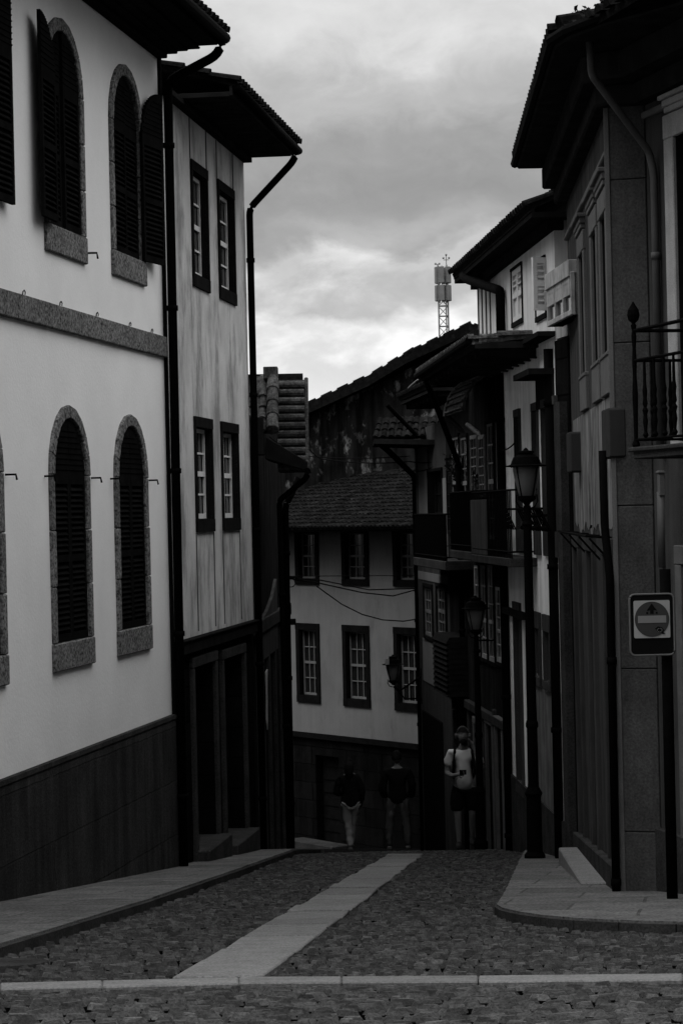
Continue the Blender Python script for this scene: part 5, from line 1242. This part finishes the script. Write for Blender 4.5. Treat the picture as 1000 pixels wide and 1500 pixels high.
def mth(op,a,b,c=None):
    n=N.new('ShaderNodeMath'); n.operation=op
    for i,x in enumerate((a,b,c)):
        if x is None: continue
        if isinstance(x,(int,float)): n.inputs[i].default_value=x
        else: L.new(x,n.inputs[i])
    return n.outputs[0]
n1=wn(1,2.2,9,7,.55,3.1); n2=wn(1,1.6,26,8,.62,1.7,.4); n3=wn(1,3.5,4,3,.5,5.5)
e = mth('ADD', sep.outputs['Z'], mth('MULTIPLY', mth('SUBTRACT', n1, .5), .055))
e = mth('ADD', e, mth('MULTIPLY', mth('SUBTRACT', n2, .5), .034))
cr=N.new('ShaderNodeValToRGB'); L.new(e,cr.inputs[0]); cr.color_ramp.interpolation='EASE'
els=cr.color_ramp.elements
stops=[(0.0,.6),(.05,.97),(.078,.93),(.086,.62),(.094,.62),(.104,.74),(.113,.46),(.125,.34),(.142,.37),(.165,.50),(.20,.74),(.25,.74),(.4,1.35),(.7,2.3),(1,2.8)]
els[0].position,els[0].color=stops[0][0],(stops[0][1]/3.0,)*3+(1,); els[1].position,els[1].color=stops[-1][0],(stops[-1][1]/3.0,)*3+(1,)
for p,c in stops[1:-1]: x=els.new(p); x.color=(c/3.0,c/3.0,c/3.0,1)
n4=wn(1,1.9,22,6,.52,8.3,.12)
cb_=N.new('ShaderNodeRGBToBW'); L.new(cr.outputs[0],cb_.inputs[0])
cl = mth('MULTIPLY', cb_.outputs[0], mth('ADD', .76, mth('MULTIPLY', n2, .48)))
cl = mth('MULTIPLY', cl, 30)
def rampw(x,a,b,c,d):
    n=N.new('ShaderNodeMapRange'); n.interpolation_type='SMOOTHSTEP'
    for i,t in enumerate((a,b,c,d)): n.inputs[i+1].default_value=t
    L.new(x,n.inputs[0]); return n.outputs[0]
band = mth('MULTIPLY', rampw(sep.outputs['Z'],.13,.10,0,1), rampw(sep.outputs['Z'],.03,.06,0,1))
puff = mth('MULTIPLY', band, rampw(n4,.42,.64,-.16,.20)); cl = mth('MULTIPLY', cl, mth('ADD', 1.0, puff))
behind = mth('MULTIPLY', rampw(sep.outputs['Y'],.35,-.25,0,1), rampw(sep.outputs['Z'],.75,.3,0,1))   # added dimming of the unseen sky behind the camera, darkening faces toward it
cl = mth('MULTIPLY', cl, mth('SUBTRACT', 1.0, mth('MULTIPLY', behind, .8)))
mix = mth('ADD', mth('MULTIPLY', cl, .93), mth('MULTIPLY', bw.outputs[0], .07))
cmb=N.new('ShaderNodeCombineColor')
for i in range(3): L.new(mix,cmb.inputs[i])
L.new(cmb.outputs[0],bg.inputs['Color']); bg.inputs['Strength'].default_value=.1

ld=bpy.data.lights.new('sun','SUN'); ld.energy=1.1; ld.angle=math.radians(30); ld.color=(1,1,1)
lo=bpy.data.objects.new('sun',ld); COL.objects.link(lo)
# direction toward the sun
az=SUN_AZ; sd=V((math.sin(az)*math.cos(SUN_EL), math.cos(az)*math.cos(SUN_EL), math.sin(SUN_EL)))
lo.rotation_euler = sd.to_track_quat('Z','Y').to_euler(); lo.location=(0,0,30)

cd=bpy.data.cameras.new('camera'); cam=bpy.data.objects.new('camera',cd); COL.objects.link(cam); sc.camera=cam
cd.sensor_fit='VERTICAL'; cd.sensor_height=36; cd.lens=FP/1500*36; cd.clip_end=5000; cd.clip_start=.1
cam.matrix_world = Matrix.Rotation(math.radians(90),4,'X') @ Matrix.Rotation(-TH,4,'Z')
vs=sc.view_settings; vs.view_transform='Standard'; vs.look='None'; vs.exposure=0; vs.gamma=1
for o in bpy.data.objects:
    if '_o' in o: del o['_o']
